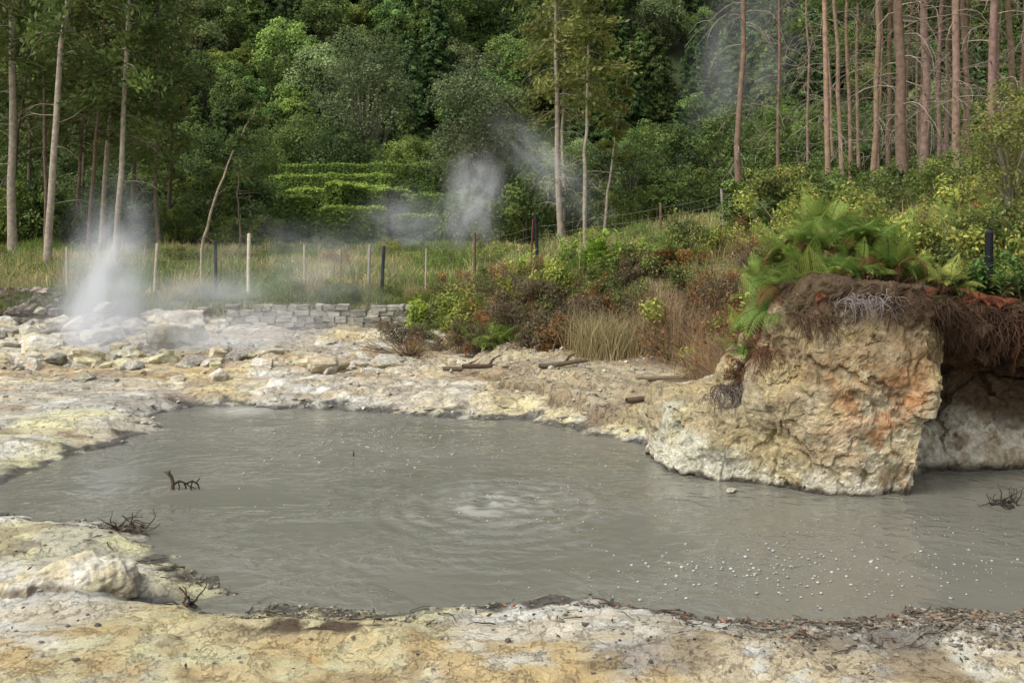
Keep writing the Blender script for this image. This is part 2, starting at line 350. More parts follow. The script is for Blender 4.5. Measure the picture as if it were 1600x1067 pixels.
def roughen(V,Nn,seed,k=1):
    W=V+np.stack([fbm3(V*3+9*i,4,seed+60+i)-.5 for i in range(3)],1)*.5
    a=(fbm3(V*1.1,3,seed)-.5)*.42+(fbm3(V*2.3,3,seed+2)-.5)*.14
    F1,F2,ID,PL=voro(W*np.array([1.7,1.7,1.2]),seed+3);b1=(ID-.5)*.05+PL*.10;e1=F2-F1
    G1,G2,ID2,PL2=voro(W*np.array([5.5,5.5,5.0]),seed+43);b2_=(ID2-.5)*.018+PL2*.04
    H1,H2,ID3,PL3=voro(W*16,seed+83);b3=(ID3-.5)*.010+PL3*.010
    c=(fbm3(V*9,5,seed+9)-.5)*.04
    pit=ss(fbm3(V*8,3,seed+29),.64,.70)*-.02
    st=(vn3(np.stack([W[:,0]*.8,W[:,1]*.8,W[:,2]*7],1),seed+15)-.5)*.035
    gul=np.abs(fbm3(np.stack([W[:,0]*1.5,W[:,1]*1.5,W[:,2]*.45],1),2,seed+31)-.5);gu=-.06*(1-ss(gul,0,.025))
    ck=-.008*(1-ss(e1,0,.05))+gu*.3+pit
    return V+Nn*((a+b1+b2_+b3+c+st+ck+gu*.3)*k)[:,None],ck,(ID+ID2+ID3)/3
main=[(-.4,[(2.85,11.1),(3.5,10.65),(4.4,10.5),(4.6,11.1),(5.0,13),(3.2,13.5),(2.7,12.2)]),
      (.5,[(2.8,11.1),(3.5,10.62),(4.5,10.5),(4.75,11.1),(5.1,13),(3.2,13.5),(2.7,12.2)]),
      (1.2,[(2.85,11.15),(3.5,10.68),(4.6,10.5),(4.95,11.1),(5.1,13),(3.3,13.5),(2.8,12.3)]),
      (1.8,[(3.05,11.2),(3.5,10.75),(4.6,10.58),(4.92,11.1),(5.1,13),(3.4,13.5),(3.0,12.4)]),
      (2.3,[(3.2,11.35),(3.6,10.92),(4.55,10.72),(4.85,11.1),(5.0,13),(3.5,13.5),(3.2,12.4)])]
sh=[(-.4,[(1.75,12.5),(1.85,11.7),(2.4,11.15),(3.0,11.0),(3.4,12),(3.0,13.6),(2.0,13.4)]),
    (.45,[(1.78,12.5),(1.9,11.75),(2.45,11.2),(3.0,11.05),(3.4,12),(3.0,13.6),(2.0,13.4)]),
    (.8,[(1.85,12.5),(1.95,11.85),(2.5,11.3),(3.0,11.15),(3.4,12),(3.0,13.6),(2.1,13.4)])]
mid=[(.2,[(2.7,11.5),(3.3,11.1),(3.6,12.6),(2.8,12.9)]),(1.0,[(2.75,11.6),(3.3,11.2),(3.6,12.6),(2.85,12.9)]),(1.3,[(2.95,11.7),(3.4,11.3),(3.6,12.6),(3.0,12.9)])]
V,Nn,Fq=remesh_blocks('rock',[main,sh,mid],.02)
V,ck,rd=roughen(V,Nn,3)
x,y,z=V.T
q1=fbm3(V*1.6,4,201);q2=fbm3(V*5,4,211);q3=fbm3(V*np.array([2.5,2.5,1.6]),5,221);q4=fbm3(V*14,4,225)
C=mix(lin(162,148,118)[None],lin(192,182,154)[None],ss(q1+.3*(q4-.5),.4,.56))
C=mix(C,lin(136,122,94)[None],ss(q2+.3*(q4-.5),.47,.56)*.7)
C=mix(C,lin(180,178,158)[None],ss(-x,-3.0,-2.5)*ss(q1,.35,.5)*.85)
C=mix(C,lin(130,110,80)[None],ss(z,.8,1.4)*ss(q1+.5*(q4-.5),.32,.46)*.75)
og=np.exp(-((x-4.3)/.42)**2-((z-.8)/.65)**2)+.5*np.exp(-((x-3.7)/.5)**2-((z-1.0)/.5)**2);C=mix(C,lin(172,122,80)[None],np.clip(og*1.15*ss(q3+.35*(q4-.5),.4,.62),0,1)*.8)
C=mix(C,lin(188,170,122)[None],ss(fbm3(V*2.3,3,231),.52,.62)*.4)
C=mix(C,lin(210,204,184)[None],(1-ss(z,.1,.45))*ss(q2,.4,.52)*.75)
C=mix(C,lin(118,118,90)[None],ss(q4,.55,.65)*.4*(x<3.6))
C=mix(C,lin(78,72,62)[None],(1-ss(z+(q2-.5)*.2,.02,.09)))
C=mix(C,lin(70,56,42)[None],ss(z+(q1-.5)*.9+(q4-.5)*.3,1.8,2.1)*.9)
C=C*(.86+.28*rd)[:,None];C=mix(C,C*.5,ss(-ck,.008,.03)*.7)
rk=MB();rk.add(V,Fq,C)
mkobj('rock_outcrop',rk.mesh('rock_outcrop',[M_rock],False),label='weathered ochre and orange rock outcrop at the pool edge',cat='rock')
low=[(-.4,[(4.7,11.5),(5.3,11.75),(6.0,11.6),(7,11.9),(10.5,11.7),(10.5,13.5),(4.7,13.5)]),(.5,[(4.7,11.7),(5.3,12.0),(6.0,11.8),(7,12.0),(10.5,11.8),(10.5,13.5),(4.7,13.5)]),(1.1,[(4.7,12.1),(5.3,12.3),(6.0,12.1),(7,12.2),(10.5,12.1),(10.5,13.5),(4.7,13.5)])]
V,Nn,Fq=remesh_blocks('bank',[low],.035);V,ck,rd=roughen(V,Nn,33,1.4)
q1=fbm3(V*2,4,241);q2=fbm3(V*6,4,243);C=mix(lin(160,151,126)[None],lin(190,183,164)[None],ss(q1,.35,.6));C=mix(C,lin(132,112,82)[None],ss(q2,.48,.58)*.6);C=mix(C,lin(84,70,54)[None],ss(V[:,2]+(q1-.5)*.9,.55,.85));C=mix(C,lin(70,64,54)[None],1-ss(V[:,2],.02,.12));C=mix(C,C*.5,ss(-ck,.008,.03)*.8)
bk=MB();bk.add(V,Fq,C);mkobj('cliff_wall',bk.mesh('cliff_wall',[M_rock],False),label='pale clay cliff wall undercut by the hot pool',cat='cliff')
up=[(1.05,[(4.9,11.9),(5.6,12.0),(6.5,11.8),(8,11.7),(10.5,11.6),(10.5,14),(4.8,14)]),(1.6,[(4.8,11.4),(5.6,11.55),(6.3,11.4),(8,11.35),(10.5,11),(10.5,14),(4.8,14)]),(2.15,[(4.75,11.5),(5.6,11.6),(6.5,11.5),(8,11.5),(10.5,11),(10.5,14),(4.8,14)])]
V,Nn,Fq=remesh_blocks('up',[up],.035);V,ck,rd=roughen(V,Nn,43,1.6)
V=V+Nn*((fbm3(V*14,3,66)-.5)*.14)[:,None]
q1=fbm3(V*6,4,251);C=mix(lin(44,34,26)[None],lin(88,66,46)[None],ss(q1,.42,.62))
bk=MB();bk.add(V,Fq,C);mkobj('earth_overhang',bk.mesh('earth_overhang',[M_rock],False),label='dark root-filled earth overhanging the pale clay wall',cat='earth bank')

# ---------------------------------------------------------------- boulders
def rockmesh(name,seed,cols,flat=.7):
    bm=bmesh.new();bmesh.ops.create_icosphere(bm,subdivisions=4,radius=1)
    V=np.array([v.co[:] for v in bm.verts]);Fx=np.array([[v.index for v in f.verts] for f in bm.faces]);bm.free()
    rs=np.random.default_rng(seed)
    for k in range(14):
        n=unit(rs.normal(size=3));d=.44+.35*rs.random();p=V@n;V=V-np.outer(np.maximum(p-d,0)*.92,n)
    V=V/np.abs(V).max()
    D=unit(V);V=V+D*((fbm3(V*2+seed,3,seed)-.5)*.26+(fbm3(V*8+seed,4,seed+3)-.5)*.13)[:,None]
    V[:,2]*=flat
    q=fbm3(V*2.5+seed,4,seed+7);C=mix(cols[0][None],cols[1][None],ss(q,.35,.65));C=mix(C,cols[2][None],ss(fbm3(V*5+seed,3,seed+9),.52,.66)*.7)
    mb=MB();mb.add(V,Fx,C);return mb.mesh(name,[M_stone],False),mb
pale=[lin(200,197,183),lin(174,169,150),lin(182,166,126)]
greyc=[lin(138,134,122),lin(168,163,148),lin(108,102,90)]
yel=[lin(200,194,164),lin(184,173,138),lin(158,138,102)]
PR=[rockmesh('boulder',s,pale)[0] for s in range(3)]+[rockmesh('boulder',s+5,yel)[0] for s in range(2)]
GR=[rockmesh('boulder',s+12,greyc)[0] for s in range(3)]
G='boulders around the steaming vents'
def boulder(x,y,s,mesh,label,flat=1,g=G,sink=.2):
    return mkobj('boulder',mesh,(x,y,gz(x,y)+s*.3-s*sink),(random.gauss(0,.12),random.gauss(0,.12),random.random()*6.28),(s*(.9+.5*random.random()),s*(.8+.3*random.random()),s*flat),label=label,cat='rock',group=g)
boulder(-7.4,21.6,.8,PR[0],'large pale smooth boulder near the steam vents',1.05)
boulder(-8.1,23.3,.7,PR[1],'large pale boulder below the fence',1.0);boulder(-7.3,23.6,.4,PR[1],'pale boulder beside the stone wall')
boulder(-10.2,20.8,.6,PR[2],'large pale flat boulder in the steam',.8);boulder(-9.4,22.3,.6,PR[0],'large pale boulder in the steam',1)
V,Nn,Fq=remesh_blocks('crust',[[(-.1,[(-.42,-.16),(.1,-.24),(.42,-.1),(.45,.14),(0,.25),(-.4,.16)]),(.10,[(-.36,-.1),(.1,-.18),(.34,-.06),(.36,.1),(0,.18),(-.32,.1)]),(.17,[(-.1,-.06),(.1,-.1),(.26,-.04),(.26,.06),(.1,.1),(-.08,.06)])],[(-.1,[(-.62,-.2),(-.3,-.26),(-.22,.1),(-.5,.16)]),(.07,[(-.56,-.14),(-.32,-.2),(-.28,.05),(-.48,.1)])]],.012)
V=V+Nn*((fbm3(V*5,4,5)-.5)*.14+(fbm3(V*18,4,7)-.5)*.05)[:,None];q=fbm3(V*7,4,9)
C=mix(lin(210,205,188)[None],lin(192,182,152)[None],ss(q,.4,.6));C=mix(C,lin(120,108,90)[None],(1-ss(V[:,2]+(q-.5)*.08,.0,.05))*.8)
cb=MB();cb.add(V,Fq,C);mkobj('crust_rock',cb.mesh('crust_rock',[M_rock],False),(-3.4,7.6,gz(-3.4,7.6)+.01),.1,1.05,label='lumpy cream-white mineral crust rock on the shore',cat='rock')
k=0
while k<175:
    u=rng.random()
    if u<.38: bx=rng.uniform(-12,-2.2);by=rng.normal(18.5,.6);s=.13+.24*rng.random()**1.5
    elif u<.6: bx=rng.uniform(-13.5,-7.2);by=rng.uniform(21.5,24.5);s=.18+.32*rng.random()**1.3
    else: bx=rng.uniform(-13.5,-2.0);by=rng.uniform(18,24);s=.1+.26*rng.random()**2
    if bx>-4.5 and by>19 and rng.random()<.6:continue
    if bx>-7.2 and by>21.8:continue
    me=(PR+GR[:1])[rng.integers(len(PR)+1)] if by<20.5 else (PR[:3]+GR)[rng.integers(6)]
    boulder(bx,by,s,me,'pale sulphur-stained boulder in the rubble' if me in PR else 'grey angular boulder in the rubble',.9)
    k+=1
for bx,by,s in [(-1.3,15.15,.09),(.75,14.5,.1),(2.45,10.75,.085),(.3,14.95,.06),(-4.3,15.9,.08)]:
    mkobj('shore_stone',PR[0],(bx,by,max(gz(bx,by),0)+s*.2),random.random()*6,(s*1.3,s*.8,s*.6),label='small white stone at the water edge',cat='rock',group='white stones at the water edge')

# stone walls
def cube_block(mb,c,s,col,rot=0,j=.03):
    bm=bmesh.new();bmesh.ops.create_cube(bm,size=1)
    for q in bm.verts:q.co=Vector((q.co.x*s[0],q.co.y*s[1],q.co.z*s[2]))
    bmesh.ops.bevel(bm,geom=bm.edges[:],offset=min(s)*.16,segments=2,profile=.5,affect='EDGES')
    V=np.array([q.co[:] for q in bm.verts]);V+=rng.normal(size=V.shape)*j*min(s)
    cs,sn=math.cos(rot),math.sin(rot);V=V@np.array([[cs,sn,0],[-sn,cs,0],[0,0,1]])+np.array(c)
    by={}
    for fc in bm.faces: by.setdefault(len(fc.verts),[]).append([q.index for q in fc.verts])
    bm.free()
    for kk,ff in by.items():
        mb.add(V,np.array(ff),col)
mb=MB()
for row in range(5):
    xx=-7.2+rng.random()*.3
    while xx<-2.0:
        l=.16+.26*rng.random()
        if not(row==4 and rng.random()<.35):
            g=rng.uniform(.55,1.05);cube_block(mb,(xx+l/2,23.8+rng.normal()*.025+row*.02,.37+row*.138+rng.normal()*.008),(l*.95,.35,.128+.012*rng.random()),lin(164,160,144)*g,rng.normal()*.03,.1)
        xx+=l
mkobj('stone_wall',mb.mesh('stone_wall',[M_stone]),label='low grey dry-laid stone block retaining wall',cat='wall')
mb=MB()
src=[rockmesh('tmp',40+i,[lin(96,88,76),lin(140,132,116),lin(66,60,50)])[1] for i in range(3)]
for i in range(85):
    s=.12+.15*rng.random();xx=rng.uniform(-14.6,-11.6);hh=rng.random()
    t=rng.random()*6;mb.merge(src[i%3],np.array([[math.cos(t),-math.sin(t),0],[math.sin(t),math.cos(t),0],[0,0,.8]])*s*1.2,(xx,24.3+hh*.5+rng.normal()*.08,.45+hh*.85),tint=rng.uniform(.7,1.25))
mkobj('rubble_wall',mb.mesh('rubble_wall',[M_stone],False),label='dark tumbled rubble stone wall by the steam',cat='wall')

# ---------------------------------------------------------------- gravel, leaves, twigs
bm=bmesh.new();bmesh.ops.create_icosphere(bm,subdivisions=1,radius=1);pv=np.array([v.co[:] for v in bm.verts]);pf=np.array([[v.index for v in f.verts] for f in bm.faces]);bm.free()
def scatter(n,fx,fy,cond):
    px=fx(n);py=fy(n);z,d,ra,le,pu=terrain(px,py,True);k=cond(px,py,z,d,ra);return px[k],py[k],z[k]
def pebbles(n,fx,fy,cond,r0,r1,c0,c1,pw=2.5):
    mb=MB();px,py,pz=scatter(n,fx,fy,cond);n=len(px)
    r=(r0+(r1-r0)*rng.random(n)**pw)
    P=pv[None]*(1+.35*rng.normal(size=(n,len(pv),1)).clip(-1,1))*r[:,None,None]*np.stack([.8+.6*rng.random(n),.8+.6*rng.random(n),.45+.3*rng.random(n)],1)[:,None,:]+np.stack([px,py,pz+r*.3+.002],1)[:,None,:]
    Fp=(pf[None]+np.arange(n)[:,None,None]*len(pv)).reshape(-1,3)
    t=rng.random(n);C=np.repeat(mix(c0[None],c1[None],t),len(pv),0);mb.add(P.reshape(-1,3),Fp,C);return mb
def patchy(x,y,a=.45,b=.55): return ss(fbm(x*2.2,y*2.2,3,555),a,b)
mb=pebbles(16000,lambda n:rng.uniform(-5.5,5,n),lambda n:rng.uniform(5.9,10.5,n),lambda x,y,z,d,ra:(d>.0)&((rng.random(len(x))<np.exp(-(d/.24)**2)*patchy(x,y,.4,.5))|(rng.random(len(x))<.05)),.005,.022,lin(70,66,58),lin(150,144,130))
m2=pebbles(14000,lambda n:rng.uniform(-12,4,n),lambda n:rng.uniform(13,23.5,n),lambda x,y,z,d,ra:(d>.03)&(ra<.3)&((rng.random(len(x))<np.exp(-(d/.35)**2)*patchy(x,y))|(rng.random(len(x))<.1+.35*ss(y,17.3,19)+.5*(x>-.5))),.008,.05,lin(120,114,102),lin(190,184,164),3.5)
mb.merge(m2);m2=pebbles(7000,lambda n:rng.normal(3.2,1.0,n),lambda n:rng.normal(6.95,.35,n),lambda x,y,z,d,ra:(d>.02)&(rng.random(len(x))<.2+.8*patchy(x,y)),.004,.02,lin(64,59,51),lin(140,131,114));mb.merge(m2)
m2=pebbles(8000,lambda n:rng.uniform(-2.5,4.6,n),lambda n:rng.uniform(6.9,7.6,n),lambda x,y,z,d,ra:(d>.02)&(rng.random(len(x))<patchy(x,y)),.004,.014,lin(60,54,48),lin(120,112,98));mb.merge(m2)
mkobj('gravel',mb.mesh('gravel',[M_debris],False),kind='stuff',label='scattered grey gravel and pebbles on the shore',cat='gravel')
px,py,pz=scatter(1900,lambda n:np.where(rng.random(n)<.5,rng.normal(2.4,1.2,n),rng.uniform(-4,4.5,n)),lambda n:rng.uniform(6,8.0,n),lambda x,y,z,d,ra:(d>.0)&(rng.random(len(x))<np.where(x>.4,.6,.35)*np.exp(-(d/.5)**2)+.05))
mb=MB();P=np.stack([px,py,pz+.02],1);n=len(P)
pal=np.array([lin(122,72,52),lin(100,68,52),lin(138,98,70),lin(86,68,52),lin(128,108,84),lin(72,58,46),lin(64,54,44),lin(60,50,42)])
leaves(mb,P,.019,pal[rng.integers(0,8,n)],up=2.5,aspect=2.9)
mkobj('fallen_leaves',mb.mesh('fallen_leaves',[M_debris]),kind='stuff',label='reddish-brown fallen leaves on the shore',cat='leaves')
def wander(p,d,n,step,j,grav=0):
    P=[np.array(p,float)];d=unit(np.array(d,float))
    for i in range(n):
        d=unit(d+rng.normal(size=3)*j+np.array([0,0,-grav]));P.append(P[-1]+d*step)
    return np.array(P)
mb=MB()
px,py,pz=scatter(760,lambda n:np.where(rng.random(n)<.5,rng.normal(2.8,1.,n),rng.uniform(-4.5,4.5,n)),lambda n:rng.uniform(6.1,9.2,n),lambda x,y,z,d,ra:(d>0)&(d<.7))
for a,b_,c in zip(px,py,pz):
    t=rng.random()*6.28;Pp=wander((a,b_,c+.015),(math.cos(t),math.sin(t),.02),5,.02+.035*rng.random(),.25);Pp[:,2]=np.maximum(terrain(Pp[:,0],Pp[:,1]),0)+.015
    tube(mb,Pp,np.linspace(.007,.0025,6)*rng.uniform(.5,1.1),4,lin(74,64,52) if rng.random()<.7 else lin(128,118,102))
mkobj('twig_litter',mb.mesh('twig_litter',[M_wood]),kind='stuff',label='scattered dead twigs along the shoreline',cat='twigs')
def snag(x,y,lab,n,sc,spread,col,z0=0.0,name='dead_branch',lift=.5):
    mb=MB()
    for i in range(n):
        t=rng.random()*6.28;Pp=wander((rng.normal()*spread,rng.normal()*spread*.5,0),(math.cos(t),math.sin(t)*.6,lift*rng.random()),7,.05*sc,.4,.1);Pp[:,2]=np.abs(Pp[:,2])
        tube(mb,Pp,np.linspace(.014,.004,8)*sc,5,col*(.7+.6*rng.random()))
    return mkobj(name,mb.mesh(name,[M_wood]),(x,y,z0),label=lab,cat='branch')
snag(-3.75,9.3,'tangle of grey dead twigs at the pool shore',24,.8,.12,lin(92,82,70),.05,lift=.12)
snag(5.3,10.25,'dark twigs sticking out of the grey water',16,.75,.08,lin(62,54,48),lift=.2)
snag(-2.5,7.5,'dark bare twig lying in a mud puddle',7,.7,.05,lin(56,52,46),.03,lift=.2)
mb=MB()
gw=lin(84,72,56);dk=lin(52,47,40)
tube(mb,[(-.14,0,-.05),(-.13,0,.06),(-.15,.01,.12),(-.18,0,.16),(-.16,0,.19)],[.02,.018,.017,.02,.008],7,gw)
tube(mb,[(-.17,0,.165),(-.2,0,.172),(-.225,0,.168)],[.010,.008,.004],5,gw)
tube(mb,[(-.13,0,.05),(-.07,0,.085),(0,0,.06),(.06,0,.085),(.11,.01,.05),(.14,0,-.04)],[.012,.012,.010,.010,.008,.007],6,dk)
tube(mb,[(-.02,0,.06),(-.01,.02,.02),(-.02,.02,-.05)],[.009,.008,.006],5,dk);tube(mb,[(.06,0,.08),(.05,-.02,.03),(.07,-.03,-.05)],[.009,.008,.006],5,dk)
tube(mb,[(.09,0,.06),(.12,0,.1),(.13,.02,.11)],[.007,.006,.003],5,dk);tube(mb,[(-.08,0,.08),(-.06,-.02,.03),(-.08,-.03,-.05)],[.008,.007,.005],5,dk);tube(mb,[(.0,0,.06),(.04,-.01,.03),(.1,-.02,.02)],[.007,.006,.004],5,dk)
mkobj('driftwood',mb.mesh('driftwood',[M_wood],True),(-3.68,10.85,0),scale=1.15,label='small twisted brown driftwood stump standing in the water',cat='driftwood')
mb=MB();tube(mb,[(0,0,-.05),(0.005,0,.05),(-.005,0,.08)],[.01,.009,.004],5,lin(60,54,46))
mkobj('stick',mb.mesh('stick',[M_wood]),(-2.05,12.4,0),label='tiny stick poking out of the muddy water',cat='stick')
mb=MB()
for i in range(5):
    cube_block(mb,(rng.normal()*.15,i*.12-.2,.02*rng.random()+.01*i),(1.3+.3*rng.random(),.1,.035),lin(128,112,92)*rng.uniform(.7,1.1),rng.normal()*.09,.1)
mkobj('old_plank',mb.mesh('old_plank',[M_wood]),(2.75,14.35,gz(2.75,14.35)+.06),.05,label='weathered grey planks lying on the clay ledge',cat='planks')
for (a,b_,l,t) in [(-.4,17.2,1.0,.3),(-.9,17.6,.8,-.4),(.9,16.4,.9,.1),(2.0,14.0,.7,.2)]:
    mb=MB();Pp=wander((-l/2,0,0),(1,0,0),6,l/6,.13);Pp[:,2]*=.5;tube(mb,Pp,np.array([.05,.06,.055,.05,.05,.04,.02])*.8,7,lin(92,80,66))
    tube(mb,[Pp[3],Pp[3]+[.1,.05,.12],Pp[3]+[.22,.06,.17]],[.03,.02,.008],5,lin(84,72,60))
    mkobj('fallen_log',mb.mesh('fallen_log',[M_wood],True),(a,b_,gz(a,b_)+.05),t,label='short weathered dead log lying on the soil',cat='log',group='dead logs on the bank foot')

# ---------------------------------------------------------------- fence
def empty(name,loc,**k):
    return mkobj(name,None,loc,**k)
f=empty('wire_fence',(-6,26,.95),label='old wire fence with pale and dark wooden posts',cat='fence')
posts=[(-14.3,1.4,.05,'p'),(-11.9,1.4,.045,'p'),(-9.55,1.45,.06,'p'),(-8.25,1.35,.035,'p'),(-7.85,1.55,.055,'d'),(-7.0,1.65,.065,'w'),(-5.55,1.4,.035,'p'),(-4.6,1.3,.03,'b'),(-3.85,1.4,.055,'g'),(-3.5,1.4,.06,'d'),(-2.3,1.35,.035,'p'),(-1.0,1.5,.05,'b'),(.5,1.5,.03,'r'),(.7,1.6,.06,'d'),(1.95,1.55,.06,'g'),(3.9,1.4,.045,'b'),(5.6,1.4,.05,'g'),(7.4,1.4,.05,'b')]
pc={'p':lin(168,158,138),'w':lin(196,186,162),'d':lin(48,50,52),'g':lin(150,144,132),'b':lin(112,94,74),'r':lin(110,66,50)}
tops=[]
for px_,h,r,c in posts:
    r*=.82;py_=25.6+.15*math.sin(px_)-(.05*max(0,px_))**1*1.0;zz=gz(px_,py_);tl=rng.normal()*.06
    mb=MB();tube(mb,[(0,0,-.3),(tl*.5,0,h*.5),(tl,rng.normal()*.03,h)],[r,r*.95,r*.9],7,pc[c])
    o=mkobj('fence_post',mb.mesh('fence_post',[M_wood],True),(px_+6,py_-26,zz-.95),parent=f)
    tops.append((px_,py_,zz,tl,h))
mb=MB()
for k in range(6):
    P=[]
    for i,(a,b_,c,tl,h) in enumerate(tops):
        P.append((a+6+tl*.5,b_-26,c-.95+.12+1.15*k/5))
    Q=[]
    for u,v in zip(P[:-1],P[1:]):
        for t in (0,.33,.66):
            Q.append(np.array(u)*(1-t)+np.array(v)*t-np.array([0,0,.04*math.sin(math.pi*t)]))
    Q.append(np.array(P[-1]));tube(mb,Q,.0035,4,lin(130,126,118))
for xx in np.arange(-14,7.2,.22):
    i=max(j for j in range(len(tops)) if tops[j][0]<=xx+.3);i=min(i,len(tops)-2);t=(xx-tops[i][0])/(tops[i+1][0]-tops[i][0])
    zz=tops[i][2]*(1-t)+tops[i+1][2]*t;yy=tops[i][1]*(1-t)+tops[i+1][1]*t
    tube(mb,[(xx+6,yy-26,zz-.95+.1),(xx+6,yy-26,zz-.95+1.25)],.002,4,lin(130,126,118))
mkobj('fence_wire',mb.mesh('fence_wire',[M_wood]),parent=f)
mb=MB();tube(mb,[(0,0,-.4),(.01,0,.2),(.015,0,.56)],[.055,.052,.048],8,lin(34,36,40));tube(mb,[(.015,0,.56),(.015,0,.59)],[.05,.035],8,lin(48,50,54))
mkobj('black_post',mb.mesh('black_post',[M_wood],True),(5.95,12.0,2.33),label='short dark wooden post among bank foliage',cat='post')

# ---------------------------------------------------------------- plants
def frond(L_,arch,col,tip):
    mb=MB();n=17;t=np.linspace(0,1,n)
    ang=math.radians(68)-t*math.radians(arch);st=L_/n
    py=np.cumsum(np.cos(ang))*st;pz=np.cumsum(np.sin(ang))*st
    P=np.stack([0*py,py,pz],1);tube(mb,P,np.linspace(.005,.0015,n),4,col*.8)
    cc=[];V=[]
    for i in range(2,n):
        T=unit(np.array([0,math.cos(ang[i]),math.sin(ang[i])]));Nn=np.array([0,-T[2],T[1]])
        pl=L_*.30*math.sin(math.pi*min(1,(t[i]*.9+.12)))**.8*(1-.3*t[i])
        for s in(-1,1):
            D=unit(np.array([s*1.,0,0])+T*.45-Nn*.18)
            m=int(max(3,pl/.014))
            for q in range(1,m+1):
                u=q/m;c=P[i]+D*pl*u-Nn*pl*.15*u*u
                l=.018*(1-u*.75)+.004
                for s2 in(-1,1):
                    E=unit(T*s2+D*.5);W=D*l*.33
                    V.append([c-W,c+W,c+W*.4+E*l,c-W*.4+E*l]);cc.append(col*(.8+.4*rng.random())+tip*u*.3)
    V=np.array(V).reshape(-1,3);mb.add(V,np.arange(len(V)).reshape(-1,4),np.repeat(np.array(cc),4,0));return mb
def fernmesh(name,nf,L_,c,tip,dead=0,lo=30,hi=130):
    FR=[frond(L_,a,c,tip) for a in np.linspace(lo,hi,4)];mb=MB()
    DF=[frond(L_*.9,150,lin(118,80,50),lin(76,46,28)),frond(L_*.8,190,lin(96,66,44),lin(66,40,24))] if dead else []
    for i in range(nf+dead):
        t=i*2.399+rng.random()*.5;s=.6+.6*rng.random();cs,sn=math.cos(t)*s,math.sin(t)*s
        src=DF[i%2] if i>=nf else FR[i%4]
        mb.merge(src,np.array([[cs,-sn,0],[sn,cs,0],[0,0,s]]),(rng.normal()*.07,rng.normal()*.07,0),tint=rng.uniform(.7,1.25))
    return mb.mesh(name,[M_leaf])
FG=[fernmesh('fern',14,.46,lin(112,132,62),lin(110,100,36),4),fernmesh('fern',16,.52,lin(98,124,58),lin(100,90,34),5),fernmesh('fern',13,.4,lin(138,146,74),lin(130,110,40),5)]
FD=[fernmesh('dead_fern',14,.38,lin(98,78,58),lin(60,42,28),0,110,200),fernmesh('dead_fern',12,.34,lin(78,62,48),lin(50,40,30),0,120,210),fernmesh('dead_fern',12,.36,lin(122,74,52),lin(66,34,22),0,100,190)]
def fern(x,y,i=None,s=1,dz=0,dead=False,zz=None):
    me=(FD if dead else FG);i=rng.integers(len(me)) if i is None else i
    mkobj('dead_fern' if dead else 'fern',me[i],(x,y,(gz(x,y) if zz is None else zz)+dz),(rng.normal()*.2,rng.normal()*.2,rng.random()*6.28),float(s*rng.uniform(.65,1.3)),
      label='dried rust-brown fern hanging over the bank edge' if dead else 'green bracken fern growing on the bank top',cat='fern',group='dead ferns on the rock edge' if dead else 'ferns on the bank')
for a,b_,zz in [(3.1,11.6,1.75),(3.3,11.7,1.95),(3.0,12.0,1.6),(3.45,11.4,2.2),(3.7,11.6,2.35),(3.95,11.5,2.4),(4.2,11.4,2.42),(4.4,11.6,2.45),(3.7,12.0,2.6),(4.2,12.0,2.7),(4.6,12.2,2.55),(3.4,12.4,2.45),(5.0,12.0,2.4),(4.0,12.8,2.85),(4.9,12.8,2.7),(3.3,13.0,2.3),(3.55,11.7,2.45),(4.0,11.8,2.65),(4.3,11.9,2.7),(2.9,11.8,1.35),(3.3,12.2,2.25),(3.8,11.9,2.65),(4.1,12.2,2.85),(4.45,12.0,2.7),(3.55,12.1,2.6),(3.2,12.0,2.1),(3.35,11.5,2.1),(4.6,11.5,2.4),(3.8,11.3,2.35),(4.05,11.3,2.38),(3.2,11.5,1.85),(3.9,12.3,2.85),(4.3,12.4,2.9),(3.65,12.3,2.75),(4.1,12.6,2.95),(3.85,12.7,2.9),(4.45,12.5,2.85)]:
    fern(a,b_,s=1.05,zz=zz)
for a,b_,zz in [(3.2,11.1,1.6),(3.4,10.9,1.8),(3.0,11.35,1.4),(3.7,10.85,2.05),(4.2,10.78,2.15),(4.5,10.78,2.15),(4.85,11.1,2.1),(2.9,11.5,1.15),(3.3,11.1,1.9),(3.6,11.05,2.1),(2.75,11.6,1.0),(2.95,11.4,1.3),(3.35,11.0,1.65),(4.0,10.9,2.25),(4.65,10.95,2.2),(2.8,11.7,1.25),(2.95,11.6,1.45),(3.1,11.4,1.7),(2.85,11.55,1.1),(2.7,11.8,.95),(3.15,11.25,1.55),(3.0,11.5,1.55)]:
    fern(a,b_,dead=True,zz=zz,s=.75)
for i in range(22):
    fern(rng.uniform(4.8,7.4),rng.uniform(11.2,11.5),dead=True,zz=rng.uniform(1.4,2.2),s=.9)
for i in range(16):
    fern(rng.uniform(5.0,7.6),rng.uniform(11.3,12.0),zz=rng.uniform(2.15,2.3),s=.8)
for i in range(34):
    a=rng.uniform(3.2,9);b_=rng.uniform(12.6,17);fern(a,b_,s=1.4)
for i in range(18):
    a=rng.uniform(-1,4);b_=rng.uniform(19.5,24);fern(a,b_,s=1.6)
def roots(name,lab,x,y,z,n,sp,col,step=.05,nn=12,grav=.25,r=.009,dirn=(0,-1,.1)):
    mb=MB()
    for i in range(n):
        Pp=wander((rng.uniform(-1.7,1.7)*sp,rng.normal()*.06,rng.normal()*.04),np.array(dirn)+rng.normal(size=3)*np.array([.9,.3,.4]),nn,step,.38,grav*rng.random())
        tube(mb,Pp,np.linspace(r,r*.25,len(Pp))*rng.uniform(.5,1.2),4,col*rng.uniform(.6,1.2))
    mkobj(name,mb.mesh(name,[M_wood]),(x,y,z),label=lab,cat='roots')
